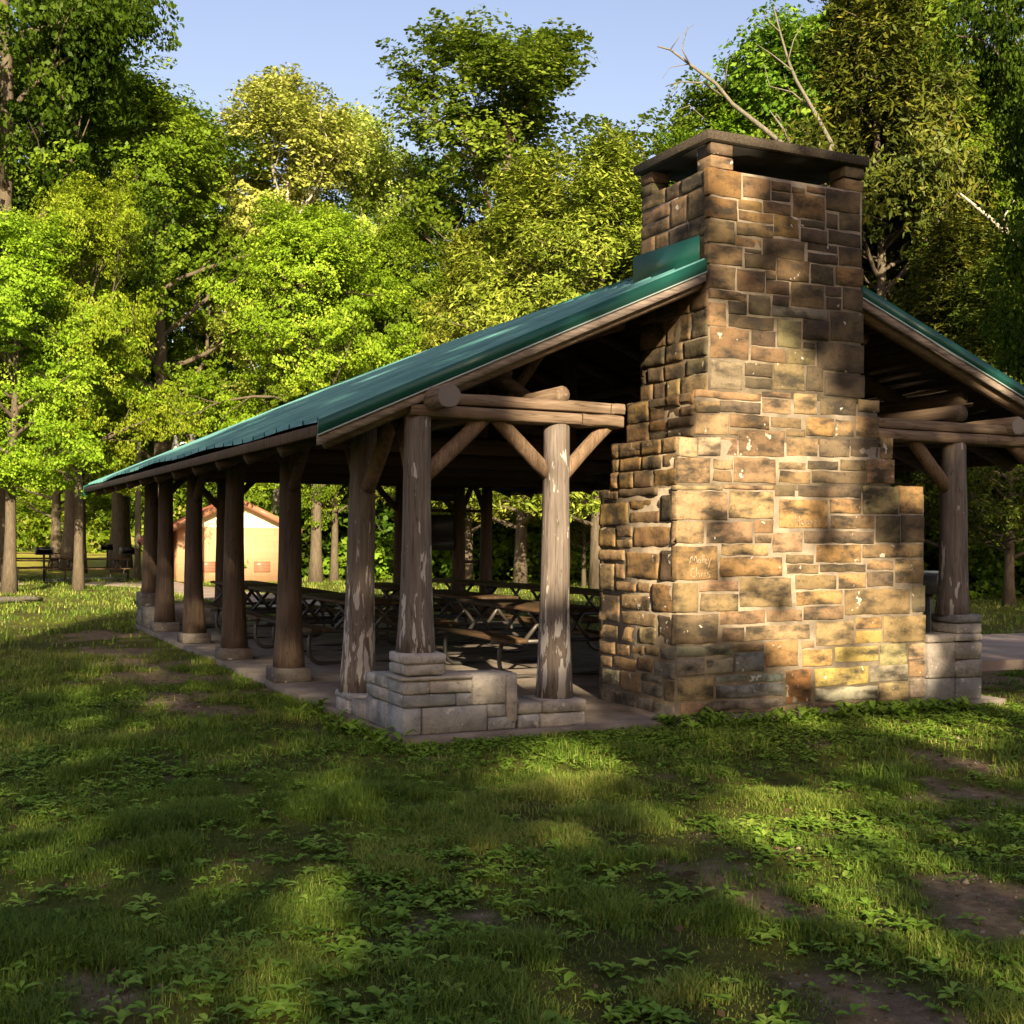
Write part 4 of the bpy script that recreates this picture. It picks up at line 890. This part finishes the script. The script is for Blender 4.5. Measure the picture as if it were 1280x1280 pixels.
for q, (x, hh) in enumerate([(-29, 25), (-23, 25), (-18, 22), (-13, 17), (-8.0, 19.5), (-1.0, 18.5), (3.4, 23), (7.2, 26), (11, 26)]):
    y = YS0 + (1.6 if q % 2 else -1.6); H = hh - 1.0
    e = empty('shade_tree', (x, y, 0), 0, 'tall leafy tree out of frame behind the viewpoint, shading the lawn', 'tree', 'trees behind the viewpoint')
    wd, a = grow(H, 4.2, .06, lambda f: max(.35, math.sin(math.pi * min(1, .3 + .62 * f))), 34, .3, .3, .02, 6, .8)
    for z_ in range(len(wd.f)):
        V0 = np.concatenate(wd.v)[wd.f[z_].ravel()] + (x, y, 0); u, v = suv(V0); in_ = inpoly(u, v, POLY).reshape(wd.f[z_].shape).any(1)
        wd.f[z_] = wd.f[z_][~in_]; wd.a[z_] = wd.a[z_][~in_]; wd.c[z_] = wd.c[z_][~in_]
    wd.build('trunk', M['bark_brown'], e, True)
    n = 7000; C = np.stack([rng.normal(0, 2.3, n), rng.normal(0, 1.8, n), .4 + (H + .5) * rng.random(n) ** .9], -1) + (x, y, 0)
    C = np.concatenate([C, np.repeat(a[:, :3], 5, 0) + rng.normal(0, .6, (len(a) * 5, 3)) + (x, y, 0)])
    u, v = suv(C); inn = inpoly(u, v, POLY); nz = fbm(u * .9, v * .9, 21, 3)
    keep = ((~inn) | (rng.random(len(C)) < .03) | ((nz > .62) & (rng.random(len(C)) < .5))) & (v < vtop(u) + (fbm(u * .9, v * .35, 8, 3) - .5) * 7.0)
    hole = (fbm(u * .8 + 40, v * 1.1, 33, 3) > .70) & ~inn & (u > -8)
    for hu, hv, hw, hh_ in ((-5.4, 9.15, .75, .38), (-.9, 10.4, 1.0, .3), (-2.6, 10.15, .8, .2)): hole |= (((u - hu) / hw) ** 2 + ((v - hv) / hh_) ** 2 < 1) & (rng.random(len(C)) < .8)
    C = C[keep & ~hole]
    mb = MB(); leaves(mb, C - np.array((x, y, 0)), .27, .25, norm(np.tile(SUN, (len(C), 1))) * .6, .8); mb.build('crown', M['leaf_shade'], e)

# ------------------------------------------------------------------ grass and weeds
def field(n, dmin, dmax, half=.50):
    d = np.sqrt(rng.uniform(dmin ** 2, dmax ** 2, n)); l = rng.uniform(-half, half, n) * d
    P = CAM[:2] + FW[:2] * d[:, None] + RT[:2] * l[:, None]; return P[:, 0], P[:, 1], d
def free(x, y):
    a = (x > -.04) & (x < 6.31) & (y > -.11) & (y < 13); b = (x > 2.5) & (x < 5.4) & (y > .02) & (y < 1.5); c = (x > 6.7) & (x < 15) & (y > 2.0) & (y < 5.6)
    d = (y > 13) & (x > 2.2) & (x < 6.4) & (y < 35) & (np.abs(x - (4.6 - .05 * (y - 13))) < 1.0)
    return ~(a | b | c | d)
def blades(mb, x, y, h, wd, lean=.95):
    n = len(x); z = ground_z(x, y) - .004; az = rng.uniform(0, 6.28, n); D = np.stack([np.cos(az), np.sin(az), 0 * az], -1); S = np.stack([-D[:, 1], D[:, 0], 0 * az], -1)
    le = (np.abs(rng.normal(0, lean, n)) * h)[:, None]; B = np.stack([x, y, z], -1); w = wd[:, None]; hh = h[:, None] * np.array([0, 0, 1.0])
    V = np.stack([B - S * w, B + S * w, B + hh * .55 + D * le * .3 + S * w * .75, B + hh * .55 + D * le * .3 - S * w * .75, B + hh * .93 + D * le], 1)
    o = np.arange(n)[:, None] * 5; r = np.clip(.5 + rng.normal(0, .2, n) + (fbm(x * .9, y * .9, 77, 3) - .5) * 1.1, 0, 1)
    mb.add(V.reshape(-1, 3), o + np.array([[0, 1, 2, 3]]), a=r)
    s = mb.n - 5 * n; mb.f.append(s + o + np.array([[3, 2, 4]])); mb.a.append(r); mb.c.append(np.ones((n, 4)) * .5)
mb = MB()
for n, d0, d1, h0, w0, half in ((460000, 2.8, 8.2, .031, .0016, .50), (330000, 8.2, 17, .038, .0026, .5), (130000, 17, 46, .055, .008, .52)):
    x, y, d = field(n, d0, d1, half); dm = dirt_mask(x, y); cl = fbm(x * 3.2, y * 3.2, 51, 3)
    k_ = free(x, y) & (rng.random(n) > dm * .86 + .05) & (rng.random(n) < .16 + sstep(.38, .62, cl) * (.35 + .8 * sstep(.3, .6, fbm(x * .7, y * .7, 41, 2))))
    x, y = x[k_], y[k_]; cl = cl[k_]; big = sstep(.5, .75, fbm(x * 1.3, y * 1.3, 61, 3))
    h = h0 * (.55 + 1.3 * sstep(.4, .7, cl) + 1.0 * big) * rng.uniform(.5, 1.35, len(x)); blades(mb, x, y, h, w0 * rng.uniform(.5, 2.1, len(x)))
tag(mb.build('grass', M['grass_blade']), 'uneven tufted lawn grass around the shelter', 'grass', kind='stuff')
def weeds(mb, x, y, size, nl=(4, 8), lift=.6):
    for xx, yy, s in zip(x, y, size):
        n = rng.integers(*nl); az = rng.uniform(0, 6.28) + np.arange(n) * 2.4 + rng.normal(0, .3, n); z = float(ground_z(xx, yy)); tone_ = np.clip(rng.normal(.5, .22), 0, 1)
        for a_ in az:
            D = np.array([math.cos(a_), math.sin(a_), 0]); S = np.array([-D[1], D[0], 0]); L = s * rng.uniform(.6, 1.25); w = L * rng.uniform(.22, .36); lf = rng.uniform(.25, 1.1) * lift
            b = np.array([xx, yy, z]) + np.array([0, 0, rng.uniform(0, .5) * s])
            p1 = b + D * L * .3 + UP * L * .32 * lf; p2 = b + D * L * .7 + UP * L * .50 * lf; p3 = b + D * L * 1.05 + UP * L * .38 * lf
            dn = UP * w * .25
            V = [b, p1 + S * w * .8 + dn, p1, p1 - S * w * .8 + dn, p2 + S * w * .75 + dn, p2, p2 - S * w * .75 + dn, p3]
            mb.add(V, [(0, 1, 2), (0, 2, 3), (4, 7, 5), (5, 7, 6)], a=np.clip(tone_ + rng.normal(0, .1), 0, 1))
            q_ = mb.n - 8; mb.f.append(np.array([(1, 4, 5, 2), (2, 5, 6, 3)]) + q_); mb.a.append(np.full(2, tone_)); mb.c.append(np.ones((2, 4)) * .5)
mb = MB()
x, y, d = field(42000, 3.0, 15); cl = fbm(x * .8, y * .8, 91, 3); near = np.exp(-np.maximum(0, np.abs(y + .55)) ** 2 / .5) * (x > -.3) * (x < 6.6)
k_ = free(x, y) & (rng.random(len(x)) < (.09 + .50 * sstep(.45, .66, cl) + .55 * near) * (1 - .7 * dirt_mask(x, y)))
x, y = x[k_], y[k_]; weeds(mb, x, y, rng.uniform(.022, .064, len(x)))
xs_ = np.concatenate([rng.uniform(2.3, 5.6, 150), rng.uniform(-.4, .0, 26)]); ys_ = np.concatenate([rng.uniform(-.38, .02, 150), rng.uniform(-.35, 2.0, 26)])
weeds(mb, xs_, ys_, rng.uniform(.06, .125, len(xs_)), (5, 9), 1.3)
tag(mb.build('weeds', M['weed_leaf']), 'broad leaved weeds and plantain scattered in the lawn', 'weeds', kind='stuff')
mb = MB(); x, y, d = field(9000, 3.0, 14); k_ = free(x, y) & ((dirt_mask(x, y) > .25) | (rng.random(len(x)) < .25)); C = np.stack([x[k_], y[k_], ground_z(x[k_], y[k_]) + .012], -1); leaves(mb, C, .034, 1.6)
tag(mb.build('leaf_litter', M['dry_leaf']), 'small dry leaves and twigs on the bare soil', 'leaf litter', kind='stuff')

mb = MB(); x, y, d = field(9000, 3.0, 13); k_ = free(x, y) & (dirt_mask(x, y) > .3); x, y = x[k_], y[k_]; r_ = rng.uniform(.003, .011, len(x)) * np.where(rng.random(len(x)) < .06, 2.4, 1)
O6 = np.array([(1, 0, 0), (0, 1, 0), (-1, 0, 0), (0, -1, 0), (0, 0, .7), (0, 0, -.7)], float)
Vp = np.stack([x, y, ground_z(x, y) + r_ * .2], -1)[:, None, :] + O6[None] * r_[:, None, None] * rng.uniform(.6, 1.4, (len(x), 6, 1))
mb.add(Vp.reshape(-1, 3), (np.arange(len(x))[:, None, None] * 6 + np.array([(0, 1, 4), (1, 2, 4), (2, 3, 4), (3, 0, 4), (1, 0, 5), (2, 1, 5), (3, 2, 5), (0, 3, 5)])[None]).reshape(-1, 3), c=(.25, .21, .17, 1))
tag(mb.build('pebbles', M['mortar']), 'small pebbles and soil crumbs on the bare patches', 'pebbles', kind='stuff')

# ------------------------------------------------------------------ light, sky, camera
sd = SUN / np.linalg.norm(SUN); sun = bpy.data.lights.new('sun', 'SUN'); sun.energy = 5.0; sun.angle = rad(.53); sun.color = (1.0, .83, .56)
so = bpy.data.objects.new('sun', sun); COL.objects.link(so); so.rotation_euler = Vector(sd).to_track_quat('Z', 'Y').to_euler(); so.location = (0, 0, 40)
wd = bpy.data.worlds.new('World'); scene.world = wd; wd.use_nodes = True; nt = wd.node_tree; nt.nodes.clear()
sk = nt.nodes.new('ShaderNodeTexSky'); sk.sky_type = 'NISHITA'; sk.sun_disc = False; sk.sun_elevation = math.asin(sd[2]); sk.sun_rotation = math.atan2(sd[0], sd[1])
sk.air_density = 1.0; sk.dust_density = 2.0; sk.ozone_density = 1.0
bg = nt.nodes.new('ShaderNodeBackground'); bg.inputs['Strength'].default_value = .075; wo = nt.nodes.new('ShaderNodeOutputWorld')
tn = nt.nodes.new('ShaderNodeMixRGB'); tn.blend_type = 'MULTIPLY'; tn.inputs[0].default_value = 1; tn.inputs[2].default_value = (1.22, 1.0, .96, 1); nt.links.new(sk.outputs[0], tn.inputs[1]); nt.links.new(tn.outputs[0], bg.inputs[0]); nt.links.new(bg.outputs[0], wo.inputs[0])
cam = bpy.data.cameras.new('camera'); cam.sensor_width = 36; cam.lens = FPX / 1280 * 36; cam.shift_y = 32 / 1280; cam.clip_end = 3000; cam.clip_start = .05
co = bpy.data.objects.new('camera', cam); COL.objects.link(co)
co.matrix_world = Matrix(((RR[0], UU[0], -FW[0], CAM[0]), (RR[1], UU[1], -FW[1], CAM[1]), (RR[2], UU[2], -FW[2], CAM[2]), (0, 0, 0, 1)))
scene.camera = co
vs = scene.view_settings; vs.view_transform = 'Standard'; vs.look = 'None'; vs.exposure = 1.6; vs.gamma = 1
scene.cycles.max_bounces = 6; scene.cycles.diffuse_bounces = 3; scene.cycles.transmission_bounces = 3; scene.cycles.glossy_bounces = 2; scene.cycles.use_denoising = True
